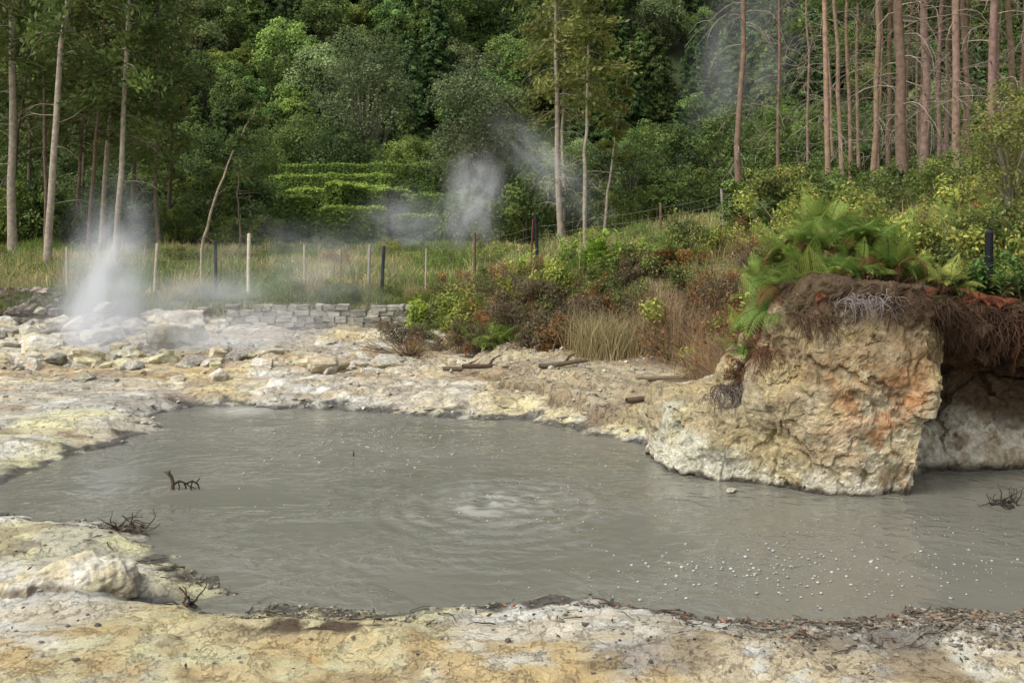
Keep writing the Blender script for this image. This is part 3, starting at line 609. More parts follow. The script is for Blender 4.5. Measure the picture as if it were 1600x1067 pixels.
roots('root_tangle','grey tangled bare roots draped over the rock top',3.95,10.7,2.15,90,.2,lin(134,124,118),.035,11,.45,.006)
roots('root_tangle','grey dead roots hanging beside the rock shoulder',2.65,11.45,1.0,90,.14,lin(116,106,98),.035,13,.4,.008)
roots('root_tangle','reddish-brown fine roots hanging off the rock',3.05,11.1,1.55,140,.16,lin(104,72,54),.034,14,.5,.005)
roots('root_tangle','fine brown roots hanging from the rock top',3.45,10.78,1.95,100,.16,lin(90,72,56),.032,12,.5,.005)
roots('root_tangle','fine dark roots along the rock top edge',4.5,10.62,2.15,90,.2,lin(84,66,52),.03,12,.5,.005)
roots('root_tangle','dark brown roots hanging from the earth overhang',5.3,11.2,1.95,140,.3,lin(76,58,46),.045,13,.5,.007)
roots('root_tangle','reddish dead roots over the earth overhang',6.2,11.15,1.9,150,.32,lin(94,68,54),.045,13,.5,.006)
roots('root_tangle','dark roots under the clipped bank edge',4.95,10.95,2.0,90,.1,lin(66,50,38),.042,15,.5,.007)

def lance(mb,o,d,L_,W,droop,col):
    d=unit(np.array(d,float));s=unit(np.cross(d,[0,0,1.]));n=5;t=np.linspace(0,1,n+1)
    Pm=np.array(o)+d*L_*t[:,None]-np.array([0,0,1])*(droop*L_*t**2)[:,None];wd=W*np.sin(np.pi*np.clip(t*.93+.05,0,1))**.8
    upv=np.array([0,0,1.])*.25
    A=Pm+(s+upv)*wd[:,None]*.5;B=Pm-(s-upv)*wd[:,None]*.5
    V=np.concatenate([A,Pm,B]);i=np.arange(n);k=n+1
    mb.add(V,np.concatenate([np.stack([i,i+1,i+1+k,i+k],1),np.stack([i+k,i+k+1,i+1+2*k,i+2*k],1)]),col)
def ginger(nst,h,col,L_=.34):
    mb=MB()
    for i in range(nst):
        a=rng.random()*6.28;o=np.array([rng.normal()*.16,rng.normal()*.16,0]);top=o+np.array([math.cos(a)*.25,math.sin(a)*.25,1])*h*rng.uniform(.7,1.1)
        tube(mb,[o,(o+top)/2+[0,0,.04],top],[.01,.009,.005],5,col*.8)
        for k in range(11):
            t=.2+.8*k/10;p=o*(1-t)+top*t;aa=a+1.57+(k%2)*3.14+rng.normal()*.3
            lance(mb,p,(math.cos(aa),math.sin(aa),.7+.5*t),L_*rng.uniform(.8,1.1),.075,.55,col*rng.uniform(.75,1.25))
    return mb.mesh('ginger_plant',[M_leaf])
GG=[ginger(9,.8,lin(140,160,62)),ginger(11,.95,lin(124,152,56)),ginger(8,.7,lin(156,164,70))]
GD=[ginger(10,.6,lin(84,110,56),.34)]
def gplant(x,y,s,m=None,lab='bright green broad-bladed ginger plant',zm=-9):
    mkobj('ginger_plant',m or GG[rng.integers(3)],(x,y,max(gz(x,y),zm)-.03),rng.random()*6,float(s),label=lab,cat='plant',group='ginger plants on the bank')
for a,b_,s in [(-2.45,23.3,.95),(-2.1,23.4,.9),(-1.55,23.0,.8),(1.8,21.5,1.0),(2.1,21.6,.95),(-.1,22.4,.95),(.3,22.6,1),(.6,22.3,.85),(1.4,22.2,.95),(-4.6,25.2,.5),(3.2,22.5,.8),(2.5,20.8,.9),(.9,21.4,.85),(-.3,21.4,.8),(2.0,20.4,.8),(-1.1,22.0,.8),(1.1,20.8,.8)]:gplant(a,b_,s)
for a,b_,s in [(5.75,11.6,.75),(6.2,11.5,.8),(6.6,11.8,.8),(5.4,11.7,.6),(7.1,12,.9),(6.35,12.1,.9)]:gplant(a,b_,s,GD[0],'dark green broad-leaved ginger plant by the overhang',2.1)
for a,b_,s in [(5.3,13.6,.9),(5.0,14.4,.9),(4.3,14.6,.8),(5.8,14.5,.9)]:gplant(a,b_,s)

def shrub(name,r,h,n,ls,cols,tw=12,up=.4,aspect=1.8):
    mb=MB();k=9;cc=rng.normal(size=(k,3))*np.array([r*.55,r*.55,h*.25])+[0,0,h*.5];cr=r*(.22+.3*rng.random(k))
    i=rng.integers(0,k,n);D=unit(rng.normal(size=(n,3))+[0,0,.35]);P=cc[i]+D*(cr[i]*(.5+.8*rng.random(n)))[:,None]*[1,1,h/r*.5+.4]
    P[:,2]=np.maximum(P[:,2],.03)
    col=cols[rng.integers(0,len(cols),n)]*(rng.uniform(.7,1.25,k)[i]*rng.uniform(.8,1.2,n))[:,None]
    leaves(mb,P,ls,col,nrm=D,up=up,aspect=aspect)
    for q in range(tw):
        c=cc[q%k]+rng.normal(size=3)*r*.25;tube(mb,[(rng.normal()*.05,rng.normal()*.05,0),c*.5+rng.normal(size=3)*.05,c,c+unit(c)*r*.35],[.02*r,.014*r,.008*r,.004*r],5,lin(110,96,80),0)
    return mb.mesh(name,[M_leaf])
SG=[shrub('shrub',.6,.8,2400,.035,np.array([lin(78,94,50),lin(100,114,58),lin(124,124,68)])) for i in range(3)]
SB=[shrub('heath_shrub',.55,.6,2400,.022,np.array([lin(106,90,70),lin(86,76,56),lin(122,104,80),lin(90,90,58)]),45,aspect=3) for i in range(3)]
SR=[shrub('heath_shrub',.5,.6,2200,.03,np.array([lin(146,82,52),lin(118,76,50),lin(140,110,64),lin(100,106,56)]),30) for i in range(2)]
SY=[shrub('shrub',.7,1.0,2400,.045,np.array([lin(146,150,72),lin(120,132,62),lin(164,156,80),lin(104,120,58)]),25) for i in range(2)]
ST=[shrub('twiggy_shrub',.6,.8,700,.03,np.array([lin(150,84,54),lin(110,112,60),lin(130,114,78)]),120) for i in range(2)]
def sh_(x,y,s,L_,lab,name='shrub',g='shrubs on the bank',zm=-9):
    mkobj(name,L_[rng.integers(len(L_))],(x,y,max(gz(x,y),zm)-.05),rng.random()*6,(float(s),float(s),float(s*rng.uniform(.7,1.3))),label=lab,cat='shrub',group=g)
labmap=[(SG,'shrub','mixed green leafy shrub on the bank'),(SR,'heath_shrub','rust-red autumn-coloured shrub on the bank'),(SY,'shrub','yellow-green leafy shrub on the bank'),(ST,'twiggy_shrub','twiggy grey-brown shrub with few leaves'),(SB,'heath_shrub','brown-green woody heath shrub on the bank')]
def shx(x,y,s,idx,zm=-9): L_,nm,lb=labmap[idx];sh_(x,y,s,L_,lb,nm,zm=zm)
for i in range(46):
    t=rng.random();a=-2.3+5.4*t+rng.normal()*.3;b_=21.0-3.3*t+rng.normal()*.6+rng.random()*1.0;shx(a,b_,rng.uniform(.55,1.1),int(rng.choice([4,4,4,3,4,1])))
for i in range(46):
    t=rng.random();a=-2.2+6*t+rng.normal()*.4;b_=23.6-3.8*t+rng.normal()*.8;shx(a,b_,rng.uniform(.45,.85),int(rng.choice([0,0,0,1,2,3])))
for i in range(80):
    a=rng.uniform(3.4,13);b_=rng.uniform(14.5,25);shx(a,b_,rng.uniform(.5,1.05),int(rng.choice([0,0,1,1,2,2,3,3])))
for i in range(26):
    shx(rng.uniform(3.0,4.8),rng.uniform(13.4,18.5),rng.uniform(.5,.9),int(rng.choice([3,3,1,4])))
for i in range(12):
    sh_(rng.uniform(-17,-12),rng.uniform(25,27.5),rng.uniform(.5,1),[SG,SR][i%2],'low leafy shrub above the rubble wall')
for i in range(10): sh_(rng.uniform(-9,-3),rng.uniform(24.7,25.4),.5,SG,'low green shrub above the stone wall')
for i in range(60): 
    a=rng.uniform(-20,5);sh_(a,rng.uniform(26.5,38),rng.uniform(.4,.85),[SG,SG,SY,SR][i%4],'weedy shrub growing among meadow grass',g='weedy shrubs in the meadow')
for i in range(16):
    a=rng.uniform(5.2,8);b_=rng.uniform(11.7,13.5);shx(a,b_,rng.uniform(.5,.8),int(rng.choice([0,0,2])),2.2)
for a,b_,zz in [(3.2,11.7,1.75),(3.55,11.6,2.05),(3.0,11.75,1.35),(3.9,11.6,2.2),(4.5,11.6,2.2),(2.85,12.0,1.1),(5.1,11.7,2.1)]: shx(a,b_,.42,int(rng.choice([3,0,1])),zz)

# grasses
def grassfield(n,fx,fy,cond,h,w,lean,c0,c1,c2,name,lab,far=False):
    px=fx(n);py=fy(n);z,d,ra,le,pu=terrain(px,py,True);k=cond(px,py,z,d,ra);P=np.stack([px,py,z-.02],1)[k];n=len(P)
    t=ss(fbm(P[:,0]*.45,P[:,1]*.45,4,301)+rng.normal(size=n)*.08,.44,.62);c=mix(c0[None],c1[None],t);c=mix(c,c2[None],(rng.random(n)<.25*t)*1.)
    hh=h*(.25+1.7*fbm(P[:,0]*.9,P[:,1]*.9,4,311)**1.8)
    if far: hh=hh*(1-.35*ss(P[:,1],30,38))
    mb=MB();blades(mb,P,hh,w,lean,c*rng.uniform(.7,1.25,n)[:,None])
    if far:
        f=rng.random(n)<.012;Q=P[f]+np.stack([0*P[f,0],0*P[f,0],hh[f]*.95],1);leaves(mb,Q,.045,np.where((rng.random(f.sum())<.7)[:,None],lin(206,176,70)[None],lin(190,90,60)[None]),up=1,aspect=1)
    mkobj(name,mb.mesh(name,[M_grass]),kind='stuff',label=lab,cat='grass')
grassfield(100000,lambda n:rng.uniform(-24,9,n),lambda n:25.3+17*rng.random(n)**1.2,lambda x,y,z,d,ra:(y>24.7)|(ra>.5),.62,.02,.9,lin(106,126,60),lin(172,160,112),lin(192,180,132),'meadow_grass','tall tan and green grass behind the fence',True)
grassfield(16000,lambda n:rng.uniform(-15,-2,n),lambda n:rng.uniform(24.3,25.4,n),lambda x,y,z,d,ra:z>.6,.45,.014,.9,lin(110,122,58),lin(170,158,110),lin(190,178,132),'verge_grass','shorter tan grass along the wall top')
grassfield(24000,lambda n:rng.uniform(-1,13,n),lambda n:rng.uniform(13,25,n),lambda x,y,z,d,ra:ra>.45,.5,.014,.85,lin(104,116,54),lin(160,146,100),lin(182,166,118),'bank_grass','mixed dry and green grass on the bank')
def tuft(n,r,h,c0,c1,w=.012,lean=.7):
    mb=MB();P=rng.normal(size=(n,3))*[r,r,0];t=rng.random(n);blades(mb,P,h,w,lean,mix(c0[None],c1[None],t));return mb.mesh('dry_grass_tuft',[M_grass])
T1=[tuft(260,.2,.8,lin(176,162,122),lin(138,128,88),.008,1.0) for i in range(2)];T2=[tuft(300,.24,.66,lin(144,114,84),lin(174,152,116),.006,1.3) for i in range(3)]
def tf(x,y,s,L_,lab): mkobj('dry_grass_tuft',L_[rng.integers(len(L_))],(x,y,gz(x,y)-.02),rng.random()*6,float(s),label=lab,cat='grass tuft',group='dry grass tufts on the bank')
for i in range(8): tf(rng.uniform(1.1,2.4),rng.uniform(17.3,18.6),rng.uniform(.8,1.1),T1,'tall straw-coloured dry grass tuft')
for i in range(22): tf(rng.uniform(2.3,4.1),rng.uniform(14.8,18.6),rng.uniform(.7,1.2),T2,'reddish-brown dry grass tuft')
for i in range(12): tf(rng.uniform(2.8,3.6),rng.uniform(12.8,15),rng.uniform(.5,.8),T2,'reddish-brown dry grass tuft')
for i in range(14): tf(rng.uniform(-14,-2),rng.uniform(24.7,25.5),rng.uniform(.6,.9),T1,'tall straw-coloured dry grass tuft')

# ---------------------------------------------------------------- hedges
M_hedge=mat_attr('hedge_foliage',.65,.2,1.2,.25,trans=.3,gain=1.3)
def hedge(p0,p1,w,h,z0,col,lab):
    p0=np.array(p0,float);p1=np.array(p1,float);L_=np.linalg.norm(p1-p0);d=(p1-p0)/L_;s=np.array([-d[1],d[0]])
    mb=MB();n=int(L_*h*560+L_*w*450)
    u=rng.random(n)*L_
    side=rng.choice([0,1,2,3],n,p=[.5,.1,.35,.05])
    off=np.where(side==0,-w/2,np.where(side==1,w/2,(rng.random(n)-.5)*w));zz=np.where(side==2,h,rng.random(n)*h)
    u=np.where(side==3,np.where(rng.random(n)<.5,0,L_),u)
    P=np.zeros((n,3));Nn=np.zeros((n,3))
    P[:,:2]=p0+d*u[:,None]+s*off[:,None];P[:,2]=zz
    Nn[:,:2]=np.where((side==0)[:,None],-s,np.where((side==1)[:,None],s,0));Nn[:,2]=(side==2)
    b=(fbm(u*.9,zz*.9+off,4,7)-.5)*.4;P+=Nn*b[:,None]+rng.normal(size=(n,3))*.05
    tp=(rng.random(n)<.03)&(side==2);P[tp,2]+=rng.random(tp.sum())*.25
    t=np.clip((side==2)*.55+(zz/h)**6*.3+rng.random(n)*.3+(fbm(u*1.2,zz*.5,3,17)-.45)*.7,0,1);c=mix(col[0][None],col[1][None],t);leaves(mb,P-[p0[0],p0[1],0],.10,c,nrm=Nn,up=.25)  # leaf colour paints a lit hedge top over shaded faces
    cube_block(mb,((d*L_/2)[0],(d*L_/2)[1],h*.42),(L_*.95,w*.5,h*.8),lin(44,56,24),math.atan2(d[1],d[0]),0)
    mkobj('hedge',mb.mesh('hedge',[M_hedge]),(p0[0],p0[1],z0),label=lab,cat='hedge',group='clipped terrace hedges')
hc=[lin(70,92,42),lin(146,164,78)]
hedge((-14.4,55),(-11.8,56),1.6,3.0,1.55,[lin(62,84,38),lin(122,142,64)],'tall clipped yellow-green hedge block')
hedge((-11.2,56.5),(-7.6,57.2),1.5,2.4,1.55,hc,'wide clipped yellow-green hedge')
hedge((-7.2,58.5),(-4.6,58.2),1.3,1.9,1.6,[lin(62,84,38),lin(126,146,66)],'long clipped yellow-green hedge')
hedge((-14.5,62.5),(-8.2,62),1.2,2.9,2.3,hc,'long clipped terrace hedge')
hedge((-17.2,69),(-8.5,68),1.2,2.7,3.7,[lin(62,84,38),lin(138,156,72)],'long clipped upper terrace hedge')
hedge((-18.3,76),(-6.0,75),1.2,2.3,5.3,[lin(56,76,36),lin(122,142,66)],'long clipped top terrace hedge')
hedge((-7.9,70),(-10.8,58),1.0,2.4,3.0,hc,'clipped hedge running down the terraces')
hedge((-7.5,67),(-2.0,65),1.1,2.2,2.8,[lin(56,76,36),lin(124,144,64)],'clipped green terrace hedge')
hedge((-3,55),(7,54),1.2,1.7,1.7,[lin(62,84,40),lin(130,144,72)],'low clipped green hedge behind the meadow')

# ---------------------------------------------------------------- trees
def cluster_crown(mb,cen,R,k,n,ls,cols,squash=.8,shell=.8,topl=0):
    D=unit(rng.normal(size=(k,3))+[0,0,.25]);cc=np.array(cen)+D*np.array(R)*(.45+.5*rng.random((k,1)))
    cr=np.mean(R)*(.2+.2*rng.random(k));cb=rng.uniform(.65,1.35,k)*(1+topl*D[:,2]);i=np.repeat(np.arange(k),n)  # topl colours upper clumps lighter, imitating skylight on the crown
    d=unit(rng.normal(size=(k*n,3))+[0,0,.45]+D[i]*.5);P=cc[i]+d*(cr[i]*(shell+(1.15-shell)*rng.random(k*n)))[:,None]*[1,1,squash]
    c=mix(cols[0][None],cols[1][None],rng.random(k)[i]*.7+rng.random(k*n)*.3)*cb[i][:,None]
    leaves(mb,P,ls,c,nrm=d*1.1,up=.4,jit=.6)
    return cc
def broad(name,R,h,k,n,ls,cols):
    mb=MB();cc=cluster_crown(mb,(0,0,h-R[2]*.8),R,k,n,ls,cols,topl=.3,shell=.65)
    tube(mb,[(0,0,-2),(.1,0,h*.3),(0,.1,h*.6)],[.3,.22,.12],4,lin(96,90,78))
    for c in cc[::4]: tube(mb,[(0,0,h*.35),c*.5+np.array([0,0,h*.25]),c],[.12,.08,.03],4,lin(110,104,90))
    return mb.flat()
def cone(name,R,h,cols,lay=16,ls=.3,pn=13):
    mb=MB();tube(mb,[(0,0,-2),(0,0,h)],[.25,.03],4,lin(90,76,60))
    cen=[]
    for j in range(lay):
        t=j/lay;rr=R*(1-t)**.8+.25;m=int(5+7*(1-t))
        for q in range(m):
            a=q/m*6.28+j+rng.normal()*.3;l=rr*rng.uniform(.6,1.2)
            for e in (.45,.75,1.):cen.append((math.cos(a)*l*e,math.sin(a)*l*e,h*.12+h*.88*t-l*e*.3+rng.normal()*.15,rr*.24*(1.3-e*.5),a))
    cen=np.array(cen);i=np.repeat(np.arange(len(cen)),pn);d=unit(rng.normal(size=(len(i),3)));P=cen[i,:3]+d*cen[i,3:4]*rng.random((len(i),1))**.5*1.3*[1,1,.6]
    out_=np.stack([np.cos(cen[i,4]),np.sin(cen[i,4]),-.3+0*i],1)
    c=mix(cols[0][None],cols[1][None],rng.random(len(cen))[i]*.6+rng.random(len(i))*.4);leaves(mb,P,ls,c*rng.uniform(.7,1.3,len(cen))[i][:,None],nrm=out_*.6+[0,0,.6],up=.3,aspect=2.2,tdir=out_)
    return mb.flat()
g1=[lin(64,80,42),lin(106,122,62)];g2=[lin(56,72,40),lin(90,108,58)];g3=[lin(74,86,54),lin(116,126,84)]
HB=[broad('b',(3.0,3.0,3.1),7.5,60,170,.135,g1),broad('b',(2.7,2.7,3.4),8.5,60,160,.13,g2),broad('b',(3.2,3.2,2.8),7.0,56,180,.135,g3),broad('b',(2.3,2.3,2.4),6.0,44,160,.125,[lin(80,96,46),lin(120,134,64)])]+[cone('c',2.5,8.5,g2,16,.14,32),cone('c',2.1,9.5,[lin(50,66,40),lin(80,102,58)],16,.14,32),cone('c',2.7,8,g1,15,.14,34)]
HM=[b_.mesh('hillside_tree',[M_far]) for b_ in HB]
pts=[];ym=98.
while ym<172:
    sp=4.2 if ym<130 else 4.8
    for xm in np.arange(-ym*.58,ym*.58,sp):
        pts.append((xm+rng.normal()*1.1,ym+rng.normal()*1.1))
    ym+=sp*.9
pts=np.array(pts);zt=terrain(pts[:,0],pts[:,1]);vis=(np.abs(pts[:,0])<pts[:,1]*.545)&((zt+1.5)/pts[:,1]<.255)
near=[i for i in np.argsort(pts[:,1]) if vis[i]][:295];ns=set(near)
labs=['rounded dense green broadleaf tree on the hillside']*4+['pointed dark conifer on the forested hillside']*3
def kindof(x,y):
    p=float(fbm(np.array([x/14.]),np.array([y/14.]),2,401)[0])+rng.normal()*.08+(.08 if x<-15 else 0)
    return int(rng.choice([4,5,6])) if p>.53 else int(rng.choice([0,1,2,3,0,1]))
for i in near:
    a,b_=pts[i];k=kindof(a,b_);s=float(rng.uniform(.65,1.3))
    mkobj('hillside_tree',HM[k],(a,b_,zt[i]-.8),rng.random()*6.28,(s,s,s*float(rng.uniform(.85,1.2))),label=labs[k],cat='tree',group='trees on the forested hillside')
LO=[broad('b',(3.,3.,3.),7.5,34,56,.24,g1),broad('b',(2.8,2.8,3.2),8,34,56,.24,g2),cone('c',2.4,9,g2,12,.24,13)];mb=MB();cnt=0
for i in range(len(pts)):
    if i in ns or zt[i]-3>pts[i,1]*.28 or abs(pts[i,0])>pts[i,1]*.56:continue
    k=2 if kindof(*pts[i])>3 else int(rng.integers(2))
    t=rng.random()*6.28;s=rng.uniform(.75,1.25);mb.merge(LO[k],np.array([[math.cos(t),-math.sin(t),0],[math.sin(t),math.cos(t),0],[0,0,1]])*s,(pts[i,0],pts[i,1],zt[i]-.5),tint=rng.uniform(.65,1.35));cnt+=1
print('forest merged',cnt)
mkobj('hillside_forest',mb.mesh('hillside_forest',[M_far]),kind='stuff',label='dense green forest covering the upper hillside',cat='forest')

def thing_tree(name,x,y,trunk,crown,lab,grp,z=None,leafmat=None,cat='tree'):
    e=empty(name,(x,y,gz(x,y) if z is None else z),label=lab,cat=cat,group=grp)
    mkobj('trunk',trunk.mesh('trunk',[M_bark],True),parent=e)
    if crown is not None and crown.n:mkobj('crown',crown.mesh('crown',[leafmat or M_leaf]),parent=e)
    return e
def tall(x,y,dx,h,r,cs,cR,nb,ndead,bark,cols,lab,grp,curve=0,ls=.1,z0=None,dens=26,name='pine_tree',deadlen=1.5,droop=.35):
    tr=MB();cr=MB();n=14;t=np.linspace(0,1,n)
    P=np.stack([dx*t+curve*t*t+np.cumsum(rng.normal(size=n))*.045,np.cumsum(rng.normal(size=n))*.04,-.3+(h+.3)*t],1)
    C_=bark*1.0
    tube(tr,P,r*(1-.7*t)+r*.3*np.exp(-t*25),9,C_)
    at=lambda q:np.array([np.interp(q,t,P[:,i]) for i in range(3)])
    for i in range(ndead):
        q=rng.uniform(.12,max(cs,.5));p=at(q);a=rng.random()*6.28;l=deadlen*rng.uniform(.4,1.2);B=wander(p,(math.cos(a),math.sin(a),.35),8,l/7,.16,.2);tube(tr,B,np.linspace(.024,.006,9)*min(1,r*6),4,lin(150,138,122)*rng.uniform(.6,1.2))
        if rng.random()<.7:
            B2=wander(B[4],B[5]-B[4]+rng.normal(size=3)*.08,4,l/9,.25,.2);tube(tr,B2,np.linspace(.012,.004,5),4,lin(150,138,122))
    for i in range(nb):
        q=cs+(1-cs)*(i+rng.random())/nb;p=at(q);a=i*2.4+rng.normal()*.4;u=(q-cs)/(1-cs)
        l=cR*(math.sin(math.pi*min(.95,u*.75+.25))**.7)*rng.uniform(.6,1.15)
        B=wander(p,(math.cos(a),math.sin(a),.3),7,l/7,.16,droop*.3);tube(tr,B,np.linspace(.035,.006,8),4,C_*.8)
        k=dens*5;j=rng.uniform(2,7,k);bi=j.astype(int);fr=(j-bi)[:,None];Pp=B[bi]*(1-fr)+B[np.minimum(bi+1,7)]*fr
        sp=cR*.13;Pp=Pp+rng.normal(size=(k,3))*np.array([sp,sp,sp*.7])-np.array([0,0,sp*.4])
        Dv=unit(B[-1]-B[0]);c=mix(cols[0][None],cols[1][None],rng.random(k)*.5+.5*rng.random())*rng.uniform(.75,1.3)
        leaves(cr,Pp,ls,c,up=.6,aspect=2.6,tdir=np.repeat(Dv[None],k,0)-[0,0,.3])
    return thing_tree(name,x,y,tr,cr,lab,grp,z0)
def AX(px,Yd): return (px-800)/1500*Yd   # bearing -> metres east at a given distance
barkG=lin(158,147,130);barkD=lin(112,98,82);barkR=lin(148,124,104);gl=[lin(58,76,38),lin(104,118,60)];gl2=[lin(66,76,40),lin(112,112,62)]
GL='tall bare-trunked pines beside the meadow'
for px_,Yd,dx,h,r,cs,cR,nb,nd,bk_ in [(22,38,-.2,20,.17,.38,2.8,30,10,barkG),(75,33,1.3,17,.13,.42,2.2,26,8,barkG),(70,40,0,18,.09,.38,2.3,28,8,barkD),(140,40,.8,15,.09,.34,2.2,26,6,barkD),(160,42,1.5,17,.12,.34,2.4,28,8,barkG),(178,34,.5,15,.11,.36,2.,26,6,barkG),(110,44,1.6,14,.1,.32,2.5,26,8,barkD),(250,42,.2,13,.1,.3,2.3,24,10,barkD),(50,46,0,17,.11,.3,2.8,28,8,barkD),(205,48,.4,17,.12,.28,2.8,30,8,barkD),(-20,40,.3,18,.14,.4,2.6,20,8,barkD),(-70,36,.3,18,.14,.4,2.6,20,8,barkG),(5,44,1.2,12,.1,.36,2.2,20,8,barkD),(-120,42,.3,18,.14,.4,2.6,20,8,barkG),(262,50,.4,14,.12,.28,2.3,26,8,barkD),(125,52,.4,16,.12,.3,2.8,26,8,barkD)]:
    tall(AX(px_,Yd),Yd,dx,h,r,cs,cR,nb,nd,bk_,gl if rng.random()<.6 else gl2,'tall slender pine with pale bare trunk and drooping crown' if bk_ is barkG else 'tall thin dark-trunked pine with sparse crown',GL,dens=30)
tall(AX(312,38),38,.7,6.1,.065,.75,.7,6,8,lin(176,160,138),gl,'leaning curved half-dead tree with few leaves',None,curve=1.4,dens=8,name='leaning_tree',deadlen=.8)
tall(AX(375,38),38,0,4.6,.05,.6,.9,6,10,barkD,gl,'thin half-dead young tree beside the hedge',None,dens=8,deadlen=.9)
GC='slender pines in the middle of the meadow'
for px_,Yd,dx,h,r,cs,cR,nb,nd in [(872,42,-.1,13.5,.15,.5,2.3,26,18),(912,40,-.05,10.5,.1,.55,1.8,18,16),(940,42,.9,7.3,.07,.5,1.,10,12),(885,46,.1,12,.11,.5,2.2,20,12)]:
    tall(AX(px_,Yd),Yd,dx,h,r,cs,cR,nb,nd,barkG,[lin(76,88,42),lin(134,134,72)],'slender grey-trunked pine with sparse top crown',GC)
GRr='stand of grey-brown cedars on the bank'
for px_,Yd,dx,r in [(1155,30,.15,.1),(1217,34,.1,.09),(1288,27,-.1,.08),(1320,33,-.05,.09),(1331,36,0,.08),(1362,31,.2,.11),(1386,34,.1,.1),(1408,28,.05,.19),(1432,36,.3,.1),(1452,30,.15,.15),(1470,38,.1,.1),(1495,28,.25,.13),(1518,33,.1,.12),(1538,27,.7,.14),(1548,31,.5,.12),(1575,35,.3,.13),(1600,29,.5,.14),(1640,31,.3,.14),(1690,33,.3,.14),(1420,42,0,.12),(1345,44,0,.1),(1480,45,0,.12),(1560,46,.2,.13),(1255,44,.2,.08),(1300,48,-.3,.09),(1372,40,.5,.08),(1440,44,-.2,.09),(1505,40,.4,.09),(1588,42,.4,.1),(1465,32,.5,.08)]:
    bc=barkR*rng.uniform(.65,1.15)*np.array([1,rng.uniform(.95,1.08),rng.uniform(.9,1.15)])
    tall(AX(px_,Yd),Yd,dx+rng.normal()*.25,19,r*rng.uniform(.75,1.05),.43 if Yd>33 else .5,1.9,16,30,bc,gl,'tall straight grey-brown cedar with dead lower branches',GRr,deadlen=1.9,dens=18,name='cedar_tree')
def bushy(x,y,R,h,k,n,ls,cols,lab,grp=None,name='broadleaf_tree',z=None):
    tr=MB();cr=MB();cc=cluster_crown(cr,(0,0,h-R[2]*.85),R,k,n,ls,cols,shell=.6)
    tube(tr,wander((0,0,-.3),(0,0,1),6,h*.11,.06),np.linspace(.05*R[0]+.03,.02*R[0]+.01,7),8,lin(120,112,98))
    for c in cc[::3]: tube(tr,[(0,0,h*.25),c*.45+np.array([0,0,h*.22]),c],[.02*R[0]+.008,.015*R[0]+.003,.006],5,lin(128,120,104))
    return thing_tree(name,x,y,tr,cr,lab,grp,z)
gg=[lin(70,82,52),lin(116,124,86)]
bushy(AX(745,52),52,(2.4,2.4,4.8),10,100,150,.09,gg,'dense grey-green cypress-like tree behind the meadow')
bushy(AX(780,56),56,(2.4,2.4,3.2),6.2,60,120,.09,gg,'rounded dark grey-green tree behind the meadow')
bushy(AX(985,50),50,(.95,.95,2.3),4.6,40,90,.07,[lin(62,78,42),lin(92,108,60)],'small upright conical evergreen tree')
bushy(AX(570,92),92,(4.8,4.8,6.4),16,100,160,.13,[lin(74,88,56),lin(116,126,84)],'large open-crowned grey-green tree with pale limbs')
bushy(AX(480,90),90,(3.8,3.8,3.4),8,70,160,.13,g1,'dark rounded tree behind the hedges')
bushy(AX(530,88),88,(3.6,3.6,2.8),7,70,160,.12,g2,'dark rounded tree behind the hedges')
bushy(AX(650,84),84,(3.2,3.2,2.6),5.8,60,160,.12,[lin(76,94,44),lin(122,136,64)],'light green rounded tree behind the hedges')
GU='understory trees below the pines'
for i in range(34):
    px_=[rng.uniform(-100,390),rng.uniform(-100,390),rng.uniform(1000,1700)][i%3];Yd=rng.uniform(48,66);s=rng.uniform(.7,1.1)
    bushy(AX(px_,Yd),Yd,(2.1*s,2.1*s,2.1*s),rng.uniform(3.0,5.0),42,110,.09,[g1,g2,g1,[lin(76,94,44),lin(126,140,64)]][rng.integers(4)],'dark leafy understory tree',GU,'understory_tree')
for px_,Yd,h in [(1060,62,5.5),(1110,60,5),(1150,68,7),(1230,60,6.5),(960,74,5.5),(1010,78,7),(1300,64,7),(1390,60,6.5),(1500,60,7),(1600,60,7),(830,76,5),(900,80,6),(600,88,5),(700,84,5.5),(740,88,7),(340,74,5.5),(390,82,6.5),(290,74,6.5),(160,68,7),(60,68,7),(-40,68,7),(430,88,5.5)]:
    bushy(AX(px_,Yd),Yd,(2.7,2.7,2.5),h,54,150,.10,[g1,g2,[lin(72,92,46),lin(114,134,62)]][rng.integers(3)],'rounded green tree at the foot of the hill',GU,'understory_tree')
BS=[]
for i in range(4):
    q=MB();cluster_crown(q,(0,0,.9),(1.5,1.3,1.1),30,110,.07,[g1,g2,[lin(78,94,46),lin(128,140,66)],g1][i],shell=.5);tube(q,[(0,0,-.2),(0,0,1.2)],[.06,.02],5,lin(110,100,84));BS.append(q.mesh('bush',[M_leaf]))
for i in range(110):
    u=i%5
    px_=rng.uniform(-80,405) if u<2 else rng.uniform(690,1050) if u==2 else rng.uniform(1000,1680);Yd=rng.uniform(42,58)
    xx=AX(px_,Yd);s=float(rng.uniform(.7,1.4))
    mkobj('bush',BS[rng.integers(4)],(xx,Yd,gz(xx,Yd)),rng.random()*6,(s,s,s*float(rng.uniform(.8,1.3))),label='leafy green bush at the forest edge',cat='bush',group='bushes at the forest edge')
for i in range(30):
    xx=AX(rng.uniform(1180,1620),26);Yd=rng.uniform(24,40);xx=xx*Yd/26;s=float(rng.uniform(.5,.9))
    mkobj('bush',BS[[0,2,2,3][i%4]],(xx,Yd,gz(xx,Yd)),rng.random()*6,(s,s,s),label='leafy green bush under the cedars',cat='bush',group='bushes under the cedars')
bushy(AX(1222,24),24,(.9,.9,.7),1.7,30,110,.04,[lin(96,108,54),lin(156,152,78)],'yellow-green rounded bush on the bank',None,'leafy_bush')
